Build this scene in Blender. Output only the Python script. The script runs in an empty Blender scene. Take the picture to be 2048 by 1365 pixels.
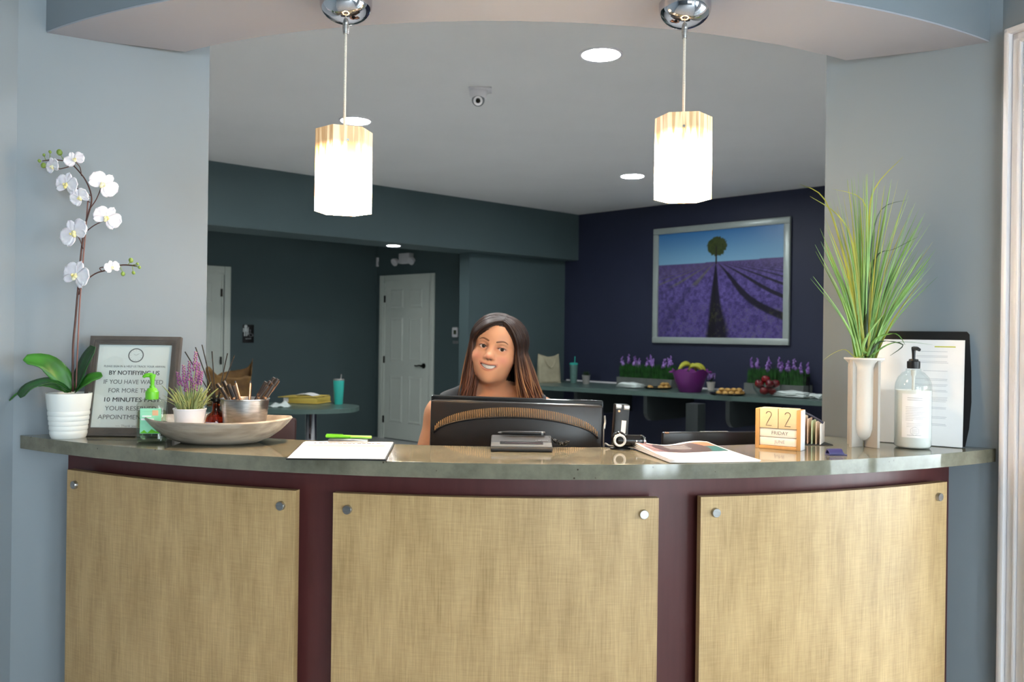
import bpy, bmesh, math, random
import numpy as np
from mathutils import Vector, Matrix, Euler

# ------------------------------------------------------------------ camera, light, exposure
SC = bpy.context.scene
COL = SC.collection
PI = math.pi
EYE, FPX, CX, V0, ROLL = 1.36, 1700.0, 1024.0, 670.0, 0.013   # eye height (m), focal length (px), principal point, roll
cam_data = bpy.data.cameras.new('camera')
cam = bpy.data.objects.new('camera', cam_data)
COL.objects.link(cam)
cam_data.sensor_width = 36.0
cam_data.lens = FPX / 2048.0 * 36.0
cam_data.shift_y = -(682.5 - V0) / 2048.0
cam_data.clip_start = 0.05
cam_data.dof.use_dof = True
cam_data.dof.focus_distance = 2.02
cam_data.dof.aperture_fstop = 6.5
cam.matrix_world = Matrix.Translation((0, 0, EYE)) @ Matrix.Rotation(PI / 2, 4, 'X') @ Matrix.Rotation(ROLL, 4, 'Z')
SC.camera = cam

SC.view_settings.view_transform = 'Standard'
SC.view_settings.look = 'None'
SC.view_settings.gamma = 1.0
SC.view_settings.exposure = 0.47
SC.view_settings.use_curve_mapping = False

SKY = 15.5          # brightness of the overcast sky outside the lobby windows
world = bpy.data.worlds.new('sky')
SC.world = world
world.use_nodes = True
bg = world.node_tree.nodes['Background']
bg.inputs['Color'].default_value = (0.87, 0.94, 1.0, 1)
bg.inputs['Strength'].default_value = SKY

SHADE_GLOW = 44.0  # pendant shade emission
CAN_GLOW = 200.0   # recessed lamp emission

# ------------------------------------------------------------------ pixel helpers (photograph -> places in the room)
_c, _s = math.cos(ROLL), math.sin(ROLL)
def ray(u, v):
    a = (u - CX) / FPX; b = (V0 - v) / FPX
    return a * _c - b * _s, a * _s + b * _c
def P(u, v, Y):
    x, z = ray(u, v); return Vector((x * Y, Y, EYE + z * Y))
def PZ(u, v, Z):
    x, z = ray(u, v); Y = (Z - EYE) / z
    return Vector((x * Y, Y, Z))
def PW(u, v, a, b):
    """point where the pixel meets the vertical plane through plan points a, b"""
    x, z = ray(u, v)
    d = (b[0] - a[0], b[1] - a[1]); n = (-d[1], d[0])
    Y = (n[0] * a[0] + n[1] * a[1]) / (n[0] * x + n[1])
    return Vector((x * Y, Y, EYE + z * Y))

# ------------------------------------------------------------------ materials
def lin(c):
    out = []
    for v in c[:3]:
        v = v / 255.0
        out.append(v / 12.92 if v <= 0.04045 else ((v + 0.055) / 1.055) ** 2.4)
    return (*out, 1.0)
def _new(name):
    m = bpy.data.materials.new(name); m.use_nodes = True
    return m, m.node_tree.nodes, m.node_tree.links, m.node_tree.nodes['Principled BSDF']
def mat(name, rgb, rough=0.5, metal=0.0, var=0.08, scale=8.0, stretch=(1, 1, 1), rgb2=None, bump=0.0, spec=0.5, coat=0.0, detail=3.0,
        trans=0.0, ior=1.45, sub=0.0, sheen=0.0, lo=0.35, hi=0.65):
    m, N, L, b = _new(name)
    c1 = lin(rgb)
    c2 = lin(rgb2) if rgb2 else tuple(max(0.0, v * (1 - var)) for v in c1[:3]) + (1,)
    tc = N.new('ShaderNodeTexCoord'); mp = N.new('ShaderNodeMapping'); mp.inputs['Scale'].default_value = stretch
    nz = N.new('ShaderNodeTexNoise'); nz.inputs['Scale'].default_value = scale; nz.inputs['Detail'].default_value = detail
    rp = N.new('ShaderNodeValToRGB')
    rp.color_ramp.elements[0].position = lo; rp.color_ramp.elements[0].color = c2
    rp.color_ramp.elements[1].position = hi; rp.color_ramp.elements[1].color = c1
    L.new(tc.outputs['Object'], mp.inputs['Vector']); L.new(mp.outputs['Vector'], nz.inputs['Vector'])
    L.new(nz.outputs['Fac'], rp.inputs['Fac']); L.new(rp.outputs['Color'], b.inputs['Base Color'])
    b.inputs['Roughness'].default_value = rough; b.inputs['Metallic'].default_value = metal
    b.inputs['Specular IOR Level'].default_value = spec
    b.inputs['Coat Weight'].default_value = coat; b.inputs['Coat Roughness'].default_value = 0.06
    b.inputs['Transmission Weight'].default_value = trans; b.inputs['IOR'].default_value = ior
    if sub: b.inputs['Subsurface Weight'].default_value = sub; b.inputs['Subsurface Radius'].default_value = (0.012, 0.005, 0.003)
    if sheen: b.inputs['Sheen Weight'].default_value = sheen
    if bump:
        bp = N.new('ShaderNodeBump'); bp.inputs['Strength'].default_value = bump; bp.inputs['Distance'].default_value = 0.01
        L.new(nz.outputs['Fac'], bp.inputs['Height']); L.new(bp.outputs['Normal'], b.inputs['Normal'])
    return m
def mat_attr(name, rough=0.5, spec=0.5, sub=0.0, coat=0.0, metal=0.0, noise=0.0, nscale=60):
    m, N, L, b = _new(name)
    at = N.new('ShaderNodeVertexColor'); at.layer_name = 'Col'
    src = at.outputs['Color']
    if noise:
        nz = N.new('ShaderNodeTexNoise'); nz.inputs['Scale'].default_value = nscale
        mr = N.new('ShaderNodeMapRange'); mr.inputs['To Min'].default_value = 1 - noise; mr.inputs['To Max'].default_value = 1 + noise
        mx = N.new('ShaderNodeVectorMath'); mx.operation = 'SCALE'
        L.new(nz.outputs['Fac'], mr.inputs['Value']); L.new(mr.outputs['Result'], mx.inputs['Scale']); L.new(src, mx.inputs[0]); src = mx.outputs['Vector']
    L.new(src, b.inputs['Base Color'])
    b.inputs['Roughness'].default_value = rough; b.inputs['Specular IOR Level'].default_value = spec; b.inputs['Metallic'].default_value = metal
    b.inputs['Coat Weight'].default_value = coat
    if sub:
        b.inputs['Subsurface Weight'].default_value = sub; b.inputs['Subsurface Radius'].default_value = (0.010, 0.004, 0.002)
    return m
def mat_emit(name, rgb, strength):
    m, N, L, b = _new(name)
    b.inputs['Base Color'].default_value = (0.9, 0.9, 0.9, 1)
    b.inputs['Emission Color'].default_value = (*rgb, 1); b.inputs['Emission Strength'].default_value = strength
    return m
def mat_glass(name, rgb, rough=0.0, ior=1.45):
    m, N, L, b = _new(name)
    b.inputs['Base Color'].default_value = lin(rgb); b.inputs['Roughness'].default_value = rough
    b.inputs['Transmission Weight'].default_value = 1.0; b.inputs['IOR'].default_value = ior
    return m
def mat_clear(name, rgb=(255, 255, 255), gloss=0.07):
    """thin clear sheet or wall: straight-through glass with a mirror film"""
    m, N, L, b = _new(name)
    N.remove(b)
    out = N['Material Output']
    tr = N.new('ShaderNodeBsdfTransparent'); tr.inputs['Color'].default_value = lin(rgb)
    gl = N.new('ShaderNodeBsdfGlossy'); gl.inputs['Roughness'].default_value = 0.03
    lw = N.new('ShaderNodeLayerWeight'); lw.inputs['Blend'].default_value = 0.5
    pw = N.new('ShaderNodeMath'); pw.operation = 'POWER'; pw.inputs[1].default_value = 4.0
    ma = N.new('ShaderNodeMath'); ma.operation = 'MULTIPLY_ADD'; ma.inputs[1].default_value = 0.6; ma.inputs[2].default_value = gloss * 0.6
    L.new(lw.outputs['Facing'], pw.inputs[0]); L.new(pw.outputs[0], ma.inputs[0])
    mx = N.new('ShaderNodeMixShader')
    L.new(ma.outputs[0], mx.inputs['Fac']); L.new(tr.outputs['BSDF'], mx.inputs[1]); L.new(gl.outputs['BSDF'], mx.inputs[2])
    L.new(mx.outputs['Shader'], out.inputs['Surface'])
    return m

PAINT = (131, 140, 147)
M = {}
M['paint'] = mat('blue_grey_wall_paint', PAINT, 0.55, var=0.03, scale=3, bump=0.02)
M['teal'] = mat('teal_grey_wall_paint', (80, 97, 99), 0.6, var=0.04, scale=2, bump=0.02)
M['navy'] = mat('navy_accent_paint', (42, 47, 70), 0.55, var=0.08, scale=2, bump=0.02)
M['ceil'] = mat('ceiling_paint', (232, 230, 228), 0.75, var=0.03, scale=2, bump=0.02)
M['header_white'] = mat('soffit_paint', (168, 169, 178), 0.65, var=0.02, scale=3)
M['floor'] = mat('floor_tile_beige', (220, 220, 220), 0.4, var=0.2, scale=5)
M['white'] = mat('white_gloss_trim', (236, 233, 236), 0.3, var=0.02, scale=6)
M['door'] = mat('door_white_paint', (232, 238, 228), 0.4, var=0.03, scale=4)
M['chrome'] = mat('polished_chrome', (205, 205, 210), 0.07, 1.0, var=0.03)
M['steel'] = mat('brushed_steel', (190, 188, 186), 0.28, 1.0, var=0.25, scale=40, stretch=(1, 1, 6))
M['bronze'] = mat('dark_bronze', (42, 40, 36), 0.35, 0.8)
M['blackp'] = mat('black_plastic', (22, 21, 22), 0.38, var=0.2, scale=30)
M['blackg'] = mat('gloss_black_plastic', (14, 13, 14), 0.12, var=0.2, coat=0.5)
M['darkgrey'] = mat('dark_grey_plastic', (58, 57, 58), 0.42, var=0.1)
M['grey'] = mat('grey_plastic', (128, 130, 132), 0.4, var=0.06)
M['silver'] = mat('silver_plastic', (196, 194, 190), 0.25, 0.6, var=0.05)
M['paper'] = mat('white_paper', (246, 243, 242), 0.7, var=0.02, scale=20)
M['ink'] = mat('black_ink', (52, 50, 52), 0.7)
M['inkgrey'] = mat('grey_ink', (118, 116, 118), 0.7)
M['inkpale'] = mat('pale_ink', (176, 172, 174), 0.7)
M['maroon'] = mat('maroon_laminate', (92, 48, 47), 0.33, var=0.16, scale=14, stretch=(3, 3, 0.4), bump=0.01)
M['stone_dark'] = None

# stone worktop: grey-green engineered stone with dark and pale flecks
def mat_stone():
    m, N, L, b = _new('grey_green_stone')
    tc = N.new('ShaderNodeTexCoord')
    n1 = N.new('ShaderNodeTexNoise'); n1.inputs['Scale'].default_value = 9; n1.inputs['Detail'].default_value = 8; n1.inputs['Roughness'].default_value = 0.65
    r1 = N.new('ShaderNodeValToRGB')
    r1.color_ramp.elements[0].position = 0.3; r1.color_ramp.elements[0].color = lin((92, 91, 78))
    r1.color_ramp.elements[1].position = 0.7; r1.color_ramp.elements[1].color = lin((136, 132, 114))
    n2 = N.new('ShaderNodeTexVoronoi'); n2.inputs['Scale'].default_value = 62
    r2 = N.new('ShaderNodeValToRGB')
    r2.color_ramp.elements[0].position = 0.08; r2.color_ramp.elements[0].color = (1, 1, 1, 1)
    r2.color_ramp.elements[1].position = 0.16; r2.color_ramp.elements[1].color = (0, 0, 0, 1)
    n3 = N.new('ShaderNodeTexNoise'); n3.inputs['Scale'].default_value = 30
    r3 = N.new('ShaderNodeValToRGB')
    r3.color_ramp.elements[0].position = 0.56; r3.color_ramp.elements[0].color = (0, 0, 0, 1)
    r3.color_ramp.elements[1].position = 0.60; r3.color_ramp.elements[1].color = (1, 1, 1, 1)
    ml = N.new('ShaderNodeMath'); ml.operation = 'MULTIPLY'
    mx = N.new('ShaderNodeMix'); mx.data_type = 'RGBA'; mx.inputs['B'].default_value = lin((64, 54, 44))
    for n in (n1, n2, n3): L.new(tc.outputs['Object'], n.inputs['Vector'])
    L.new(n1.outputs['Fac'], r1.inputs['Fac']); L.new(n2.outputs['Distance'], r2.inputs['Fac']); L.new(n3.outputs['Fac'], r3.inputs['Fac'])
    L.new(r2.outputs['Color'], ml.inputs[0]); L.new(r3.outputs['Color'], ml.inputs[1])
    L.new(ml.outputs['Value'], mx.inputs['Factor']); L.new(r1.outputs['Color'], mx.inputs['A']); L.new(mx.outputs['Result'], b.inputs['Base Color'])
    b.inputs['Roughness'].default_value = 0.07; b.inputs['Specular IOR Level'].default_value = 0.6
    return m
M['stone'] = mat_stone()

# woven linen laminate: fine vertical and horizontal threads
def mat_linen():
    m, N, L, b = _new('woven_linen_laminate')
    tc = N.new('ShaderNodeTexCoord')
    def layer(scale, lo, hi, detail=4):
        mp = N.new('ShaderNodeMapping'); mp.inputs['Scale'].default_value = scale
        nz = N.new('ShaderNodeTexNoise'); nz.inputs['Scale'].default_value = 1.0; nz.inputs['Detail'].default_value = detail
        mr = N.new('ShaderNodeMapRange'); mr.inputs['From Min'].default_value = 0.3; mr.inputs['From Max'].default_value = 0.7
        mr.inputs['To Min'].default_value = lo; mr.inputs['To Max'].default_value = hi
        L.new(tc.outputs['Object'], mp.inputs['Vector']); L.new(mp.outputs['Vector'], nz.inputs['Vector']); L.new(nz.outputs['Fac'], mr.inputs['Value'])
        return mr.outputs['Result']
    a = layer((420, 420, 14), -0.26, 0.26); c = layer((24, 24, 520), -0.14, 0.14); d = layer((22, 22, 5), -0.26, 0.26)
    s1 = N.new('ShaderNodeMath'); L.new(a, s1.inputs[0]); L.new(c, s1.inputs[1])
    s2 = N.new('ShaderNodeMath'); L.new(s1.outputs[0], s2.inputs[0]); L.new(d, s2.inputs[1])
    s3 = N.new('ShaderNodeMath'); L.new(s2.outputs[0], s3.inputs[0]); s3.inputs[1].default_value = 0.5
    rp = N.new('ShaderNodeValToRGB')
    rp.color_ramp.elements[0].position = 0.0; rp.color_ramp.elements[0].color = lin((162, 131, 87))
    rp.color_ramp.elements[1].position = 1.0; rp.color_ramp.elements[1].color = lin((205, 173, 124))
    L.new(s3.outputs[0], rp.inputs['Fac']); L.new(rp.outputs['Color'], b.inputs['Base Color'])
    b.inputs['Roughness'].default_value = 0.38
    return m
M['linen'] = mat_linen()
M['linen_edge'] = mat('panel_edge_band', (150, 122, 82), 0.4, var=0.1)
M['amber'] = mat_glass('amber_glass', (190, 92, 28), 0.02, 1.45)
M['clear'] = mat_clear('clear_glass', (246, 250, 250))
M['clearwarm'] = mat_clear('clear_plastic', (250, 253, 249))
M['gel'] = mat_clear('clear_gel', (238, 250, 236))

# ------------------------------------------------------------------ mesh builder
class MB:
    def __init__(self): self.v = []; self.f = []; self.c = None
    def add(self, vs, fs):
        o = len(self.v); self.v += [tuple(p) for p in vs]; self.f += [tuple(i + o for i in f) for f in fs]; return self
    def box(self, c, s, rot=None, bev=0.0):
        x, y, z = s[0] / 2, s[1] / 2, s[2] / 2
        vs = [Vector((i, j, k)) for k in (-z, z) for j in (-y, y) for i in (-x, x)]
        fs = [(0, 2, 3, 1), (4, 5, 7, 6), (0, 1, 5, 4), (2, 6, 7, 3), (0, 4, 6, 2), (1, 3, 7, 5)]
        if bev > 0:
            bm = bmesh.new()
            bv = [bm.verts.new(p) for p in vs]
            for f in fs: bm.faces.new([bv[i] for i in f])
            bmesh.ops.bevel(bm, geom=list(bm.edges), offset=min(bev, 0.49 * min(s)), segments=2, affect='EDGES', profile=0.5)
            bm.verts.index_update()
            vs = [v.co.copy() for v in bm.verts]; fs = [[v.index for v in f.verts] for f in bm.faces]
            bm.free()
        if rot is not None:
            R = rot if isinstance(rot, Matrix) else Euler(rot).to_matrix()
            vs = [R @ p for p in vs]
        c = Vector(c)
        return self.add([p + c for p in vs], fs)
    def lathe(self, prof, n=32, c=(0, 0, 0), sx=1.0, sy=1.0, R=None):
        vs = []; fs = []; m = len(prof)
        for r, z in prof:
            for k in range(n):
                a = 2 * PI * k / n; p = Vector((r * math.cos(a) * sx, r * math.sin(a) * sy, z))
                if R is not None: p = R @ p
                vs.append(p + Vector(c))
        for i in range(m - 1):
            for k in range(n):
                k2 = (k + 1) % n
                fs.append((i * n + k, i * n + k2, (i + 1) * n + k2, (i + 1) * n + k))
        if prof[0][0] > 1e-6: fs.append(tuple(reversed(range(n))))
        if prof[-1][0] > 1e-6: fs.append(tuple(range((m - 1) * n, m * n)))
        return self.add(vs, fs)
    def tube(self, pts, rad, n=8, cap=True, flat=1.0):
        pts = [Vector(p) for p in pts]
        if not hasattr(rad, '__len__'): rad = [rad] * len(pts)
        vs = []; fs = []; up = None
        for i, p in enumerate(pts):
            t = (pts[min(i + 1, len(pts) - 1)] - pts[max(i - 1, 0)])
            if t.length < 1e-9: t = Vector((0, 0, 1))
            t.normalize()
            if up is None:
                up = Vector((0, 0, 1)) if abs(t.z) < 0.9 else Vector((0, -1, 0))
            x = t.cross(up)
            if x.length < 1e-6: x = t.orthogonal()
            x.normalize(); y = x.cross(t).normalized(); up = y
            for k in range(n):
                a = 2 * PI * k / n
                vs.append(p + x * (rad[i] * math.cos(a)) + y * (rad[i] * flat * math.sin(a)))
        for i in range(len(pts) - 1):
            for k in range(n):
                k2 = (k + 1) % n
                fs.append((i * n + k, i * n + k2, (i + 1) * n + k2, (i + 1) * n + k))
        if cap:
            fs.append(tuple(reversed(range(n)))); fs.append(tuple(range((len(pts) - 1) * n, len(pts) * n)))
        return self.add(vs, fs)
    def prism(self, poly, z0, z1, R=None, c=(0, 0, 0)):
        """poly in xy, extruded along z; optionally rotated"""
        n = len(poly)
        vs = [Vector((p[0], p[1], z0)) for p in poly] + [Vector((p[0], p[1], z1)) for p in poly]
        if R is not None: vs = [R @ p for p in vs]
        vs = [p + Vector(c) for p in vs]
        fs = [tuple(reversed(range(n))), tuple(range(n, 2 * n))] + [(i, (i + 1) % n, n + (i + 1) % n, n + i) for i in range(n)]
        return self.add(vs, fs)
    def sphere(self, c, r, n=16, m=10, R=None):
        r = r if hasattr(r, '__len__') else (r, r, r)
        vs = [Vector((0, 0, -r[2]))]; fs = []
        for i in range(1, m):
            t = -PI / 2 + PI * i / m
            for k in range(n):
                a = 2 * PI * k / n
                vs.append(Vector((r[0] * math.cos(t) * math.cos(a), r[1] * math.cos(t) * math.sin(a), r[2] * math.sin(t))))
        vs.append(Vector((0, 0, r[2]))); top = len(vs) - 1
        for k in range(n):
            k2 = (k + 1) % n
            fs.append((0, 1 + k2, 1 + k)); fs.append((top, top - n + k, top - n + k2))
            for i in range(m - 2):
                a = 1 + i * n
                fs.append((a + k, a + k2, a + n + k2, a + n + k))
        if R is not None: vs = [R @ p for p in vs]
        c = Vector(c)
        return self.add([p + c for p in vs], fs)
    def grid(self, fn, nu, nv):
        vs = [fn(i / nu, j / nv) for j in range(nv + 1) for i in range(nu + 1)]
        fs = [(j * (nu + 1) + i, j * (nu + 1) + i + 1, (j + 1) * (nu + 1) + i + 1, (j + 1) * (nu + 1) + i) for j in range(nv) for i in range(nu)]
        return self.add(vs, fs)
    def mesh(self, name, m, smooth=35, cols=None, recalc=True):
        me = bpy.data.meshes.new(name); me.from_pydata(self.v, [], self.f)
        if recalc:
            bm = bmesh.new(); bm.from_mesh(me); bmesh.ops.recalc_face_normals(bm, faces=bm.faces); bm.to_mesh(me); bm.free()
        if m is not None: me.materials.append(M[m] if isinstance(m, str) else m)
        if cols is not None:
            at = me.color_attributes.new('Col', 'FLOAT_COLOR', 'POINT')
            at.data.foreach_set('color', np.asarray(cols, dtype=np.float32).ravel())
        if smooth:
            me.polygons.foreach_set('use_smooth', [True] * len(me.polygons))
            if smooth < 180: me.set_sharp_from_angle(angle=math.radians(smooth))
        me.update()
        return me
    def build(self, name, m, parent=None, smooth=35, cols=None, label=None, kind=None, recalc=True):
        o = bpy.data.objects.new(name, self.mesh(name, m, smooth, cols, recalc)); COL.objects.link(o)
        if parent is not None: o.parent = parent
        if label: o['label'] = label
        if kind: o['kind'] = kind
        return o
def thing(name, label, cat, loc=(0, 0, 0), rz=0.0, group=None, rot=None):
    o = bpy.data.objects.new(name, None); COL.objects.link(o); o.empty_display_size = 0.05
    o.location = loc; o.rotation_euler = rot if rot is not None else (0, 0, rz)
    o['label'] = label; o['category'] = cat
    if group: o['group'] = group
    return o
def tag(o, label, cat, group=None, kind=None):
    o['label'] = label; o['category'] = cat
    if group: o['group'] = group
    if kind: o['kind'] = kind
    return o
def inst(name, me, parent, loc=(0, 0, 0), rot=(0, 0, 0), scale=(1, 1, 1)):
    o = bpy.data.objects.new(name, me); COL.objects.link(o)
    if parent is not None: o.parent = parent
    o.location = loc; o.rotation_euler = rot; o.scale = scale
    return o
def copy_tree(o, parent=None):
    c = o.copy(); COL.objects.link(c); c.parent = parent
    for ch in list(o.children): copy_tree(ch, c)
    return c
def struct(o):
    o['kind'] = 'structure'; return o
def text(s, size, m, parent, loc, rot=(PI / 2, 0, 0), bold=0.0, align='CENTER', name='lettering', ext=0.0002, width=None):
    cu = bpy.data.curves.new('txt', 'FONT'); cu.body = s; cu.size = size; cu.align_x = align; cu.extrude = ext; cu.resolution_u = 3
    t = bpy.data.objects.new('txt', cu); COL.objects.link(t)
    bpy.context.view_layer.update()
    me = bpy.data.meshes.new_from_object(t)
    bpy.data.objects.remove(t); bpy.data.curves.remove(cu)
    if bold:                                                          # heavier strokes: a second print shifted sideways
        nv = len(me.vertices); vs = [v.co.copy() for v in me.vertices]; fs = [tuple(p.vertices) for p in me.polygons]
        me2 = bpy.data.meshes.new('lettering')
        me2.from_pydata([v - Vector((bold, 0, 0)) for v in vs] + [v + Vector((bold, 0, .00005)) for v in vs], [], fs + [tuple(i + nv for i in f) for f in fs]); me = me2
    me.materials.clear(); me.materials.append(M[m])
    o = inst(name, me, parent, loc, rot)
    if width:
        w = max(v.co.x for v in me.vertices) - min(v.co.x for v in me.vertices)
        if w > 0: o.scale = (width / w, 1, 1)
    return o
def bez(p0, p1, p2, p3, n=12):
    p0, p1, p2, p3 = map(Vector, (p0, p1, p2, p3)); out = []
    for i in range(n + 1):
        t = i / n; s = 1 - t
        out.append(p0 * s ** 3 + p1 * 3 * s * s * t + p2 * 3 * s * t * t + p3 * t ** 3)
    return out
def smooth_path(pts, n=4):
    pts = [Vector(p) for p in pts]; out = []
    for i in range(len(pts) - 1):
        a = pts[max(i - 1, 0)]; b = pts[i]; c = pts[i + 1]; d = pts[min(i + 2, len(pts) - 1)]
        for k in range(n):
            t = k / n
            out.append(0.5 * ((2 * b) + (c - a) * t + (2 * a - 5 * b + 4 * c - d) * t * t + (3 * b - a - 3 * c + d) * t ** 3))
    out.append(pts[-1]); return out

# ------------------------------------------------------------------ the setting
CT = 1.08                      # counter top height
HZ = 2.145                     # underside of the curved header
CEIL = 2.74
def arcY(x, apex, R, x0=0.0): return apex + R - math.sqrt(R * R - (x - x0) ** 2)
def arc(apex, R, xa, xb, n=40, x0=0.0):
    return [(xa + (xb - xa) * i / n, arcY(xa + (xb - xa) * i / n, apex, R, x0)) for i in range(n + 1)]
L0, L1 = (-1.300, 2.220), (-0.885, 2.460)        # left reveal, front and back edge
R0, R1 = (1.268, 2.214), (0.900, 2.460)          # right reveal

def wall(name, a, b, z0, z1, t, m, openings=(), inner=None):
    """vertical wall from plan point a to b; thickness t to the left of a->b; openings (s0, s1, z0, z1) along it"""
    a = Vector((*a, 0)); b = Vector((*b, 0)); d = (b - a); Ln = d.length; d.normalize(); n = Vector((-d.y, d.x, 0))
    mb = MB()
    R = Matrix((d, n, Vector((0, 0, 1)))).transposed()
    def bx(s0, s1, za, zb):
        if s1 - s0 > 1e-4 and zb - za > 1e-4: mb.box(a + d * ((s0 + s1) / 2) + n * (t / 2) + Vector((0, 0, (za + zb) / 2)), (s1 - s0, t, zb - za), R)
    s = 0
    for (s0, s1, za, zb) in sorted(openings):
        bx(s, s0, z0, z1); bx(s0, s1, z0, za); bx(s0, s1, zb, z1); s = s1
    bx(s, Ln, z0, z1)
    return struct(mb.build(name, m, smooth=0))

struct(MB().box((0, 5, -0.05), (20, 18.4, 0.1)).build('floor', 'floor', smooth=0))
struct(MB().box((0, 5, CEIL + 0.05), (20, 18.4, 0.1)).build('ceiling', 'ceil', smooth=0))

# flared reveals either side of the desk
wall('wall_left_reveal', L0, L1, 0, CEIL, 0.14, 'paint')
wall('wall_right_reveal', R1, R0, 0, CEIL, 0.14, 'paint')
# lobby walls
LB, RB = (-3.6, -3.4), (3.6, -3.4)
wall('wall_left', LB, L0, 0, CEIL, 0.14, 'paint')
GD = (0.135, 1.075, 0.02, 2.05)                  # glazed side door in the right wall
GW = (1.75, 4.2, 0.95, 2.3)                      # long side window, added out of view for more daylight
wall('wall_right', R0, RB, 0, CEIL, 0.14, 'paint', [GD, GW])
BW = [(0.16, 1.10, 0.05, 2.2), (1.40, 3.20, 0.95, 2.3)]  # the second, wide one is an unseen window added for more daylight
wall('wall_lobby_back', RB, LB, 0, CEIL, 0.14, 'paint', BW)
# closing walls of the back room
wall('wall_front_left', (-7.5, 2.45), (-1.2, 2.45), 0, CEIL, 0.12, 'teal')
wall('wall_front_right', (1.2, 2.45), (8.5, 2.45), 0, CEIL, 0.12, 'teal')
wall('wall_side_left', (-7.4, 13.2), (-7.4, 2.4), 0, CEIL, -0.12, 'teal')
wall('wall_side_right', (8.4, 13.2), (8.4, 2.4), 0, CEIL, 0.12, 'teal')
wall('wall_far', (-7.5, 13.1), (8.5, 13.1), 0, CEIL, 0.12, 'teal')

# curved header over the desk
HA, HR, HX = 1.855, 2.2, 0.015
hf = arc(HA, HR, -1.262, 1.262, 48, HX)
hb = arc(2.126, 1.75, -0.93, 0.93, 40)
mb = MB()
mb.prism(hf + list(reversed(hb)), HZ + 0.004, CEIL)
wh = struct(mb.build('wall_header', 'paint', smooth=30))
MB().prism([(x * 0.9995, y + 0.001) for x, y in hf] + [(x, y - 0.001) for x, y in reversed(hb)], HZ, HZ + 0.004).build('soffit_panel', 'header_white', wh, smooth=0)

# accent wall, beam, teal wall, recess
C0 = PZ(1158, 430, CEIL); A1 = PZ(1646, 372, CEIL); S0 = PZ(424, 322, CEIL)
pd = Vector((A1.x - C0.x, A1.y - C0.y, 0)).normalized()          # along the accent wall, towards the viewer
pn = Vector((pd.y, -pd.x, 0))                                     # out of the room is -pn ... pn points to the viewer's left
if pn.y > 0: pn = -pn
sd = Vector((S0.x - C0.x, S0.y - C0.y, 0)).normalized()          # along the beam, towards the viewer
sn = Vector((sd.y, -sd.x, 0))
if sn.y > 0: sn = -sn                                             # towards the viewer
C0 = Vector((C0.x, C0.y, 0))
acc_a = C0 - pd * 0.45; acc_b = C0 + pd * 10.2
wall('wall_accent', acc_a[:2], acc_b[:2], 0, CEIL, 0.12, 'navy')
beam_b = C0 + sd * 7.6
BZ = 2.22
bm_ = MB()
p = [C0, beam_b, beam_b - sn * 0.42, C0 - sn * 0.42]
bm_.prism([(q.x, q.y) for q in p], BZ, CEIL)
struct(bm_.build('wall_beam', 'teal', smooth=0))
tw0 = C0 - sn * 0.20
q = PW(937, 640, (tw0.x, tw0.y), ((tw0 + sd).x, (tw0 + sd).y))
tw1 = Vector((q.x, q.y, 0))
mb = MB()
mb.prism([(v.x, v.y) for v in (tw0 - sd * 0.4, tw1, tw1 - sn * 0.16, tw0 - sd * 0.4 - sn * 0.16)], 0, CEIL)
struct(mb.build('wall_back_right', 'teal', smooth=0))
DL = PZ(762, 553, 2.1); x_, _z = ray(871, 547)
DR = Vector((x_ * 10.4, 10.4, 2.1))
dd = Vector((DR.x - DL.x, DR.y - DL.y, 0)).normalized()
DL2 = Vector((DL.x, DL.y, 0)) - dd * 0.09
DR2 = DL2 + dd * 1.72
wall('wall_recess_right', DL2[:2], DR2[:2], 0, CEIL, 0.12, 'teal')
LD = PZ(461, 535, 2.1)
rl = (Vector((LD.x, LD.y, 0)) - DL2).normalized()
RLend = DL2 + rl * 6.0
wall('wall_recess_left', RLend[:2], DL2[:2], 0, CEIL, 0.12, 'teal')

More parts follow.
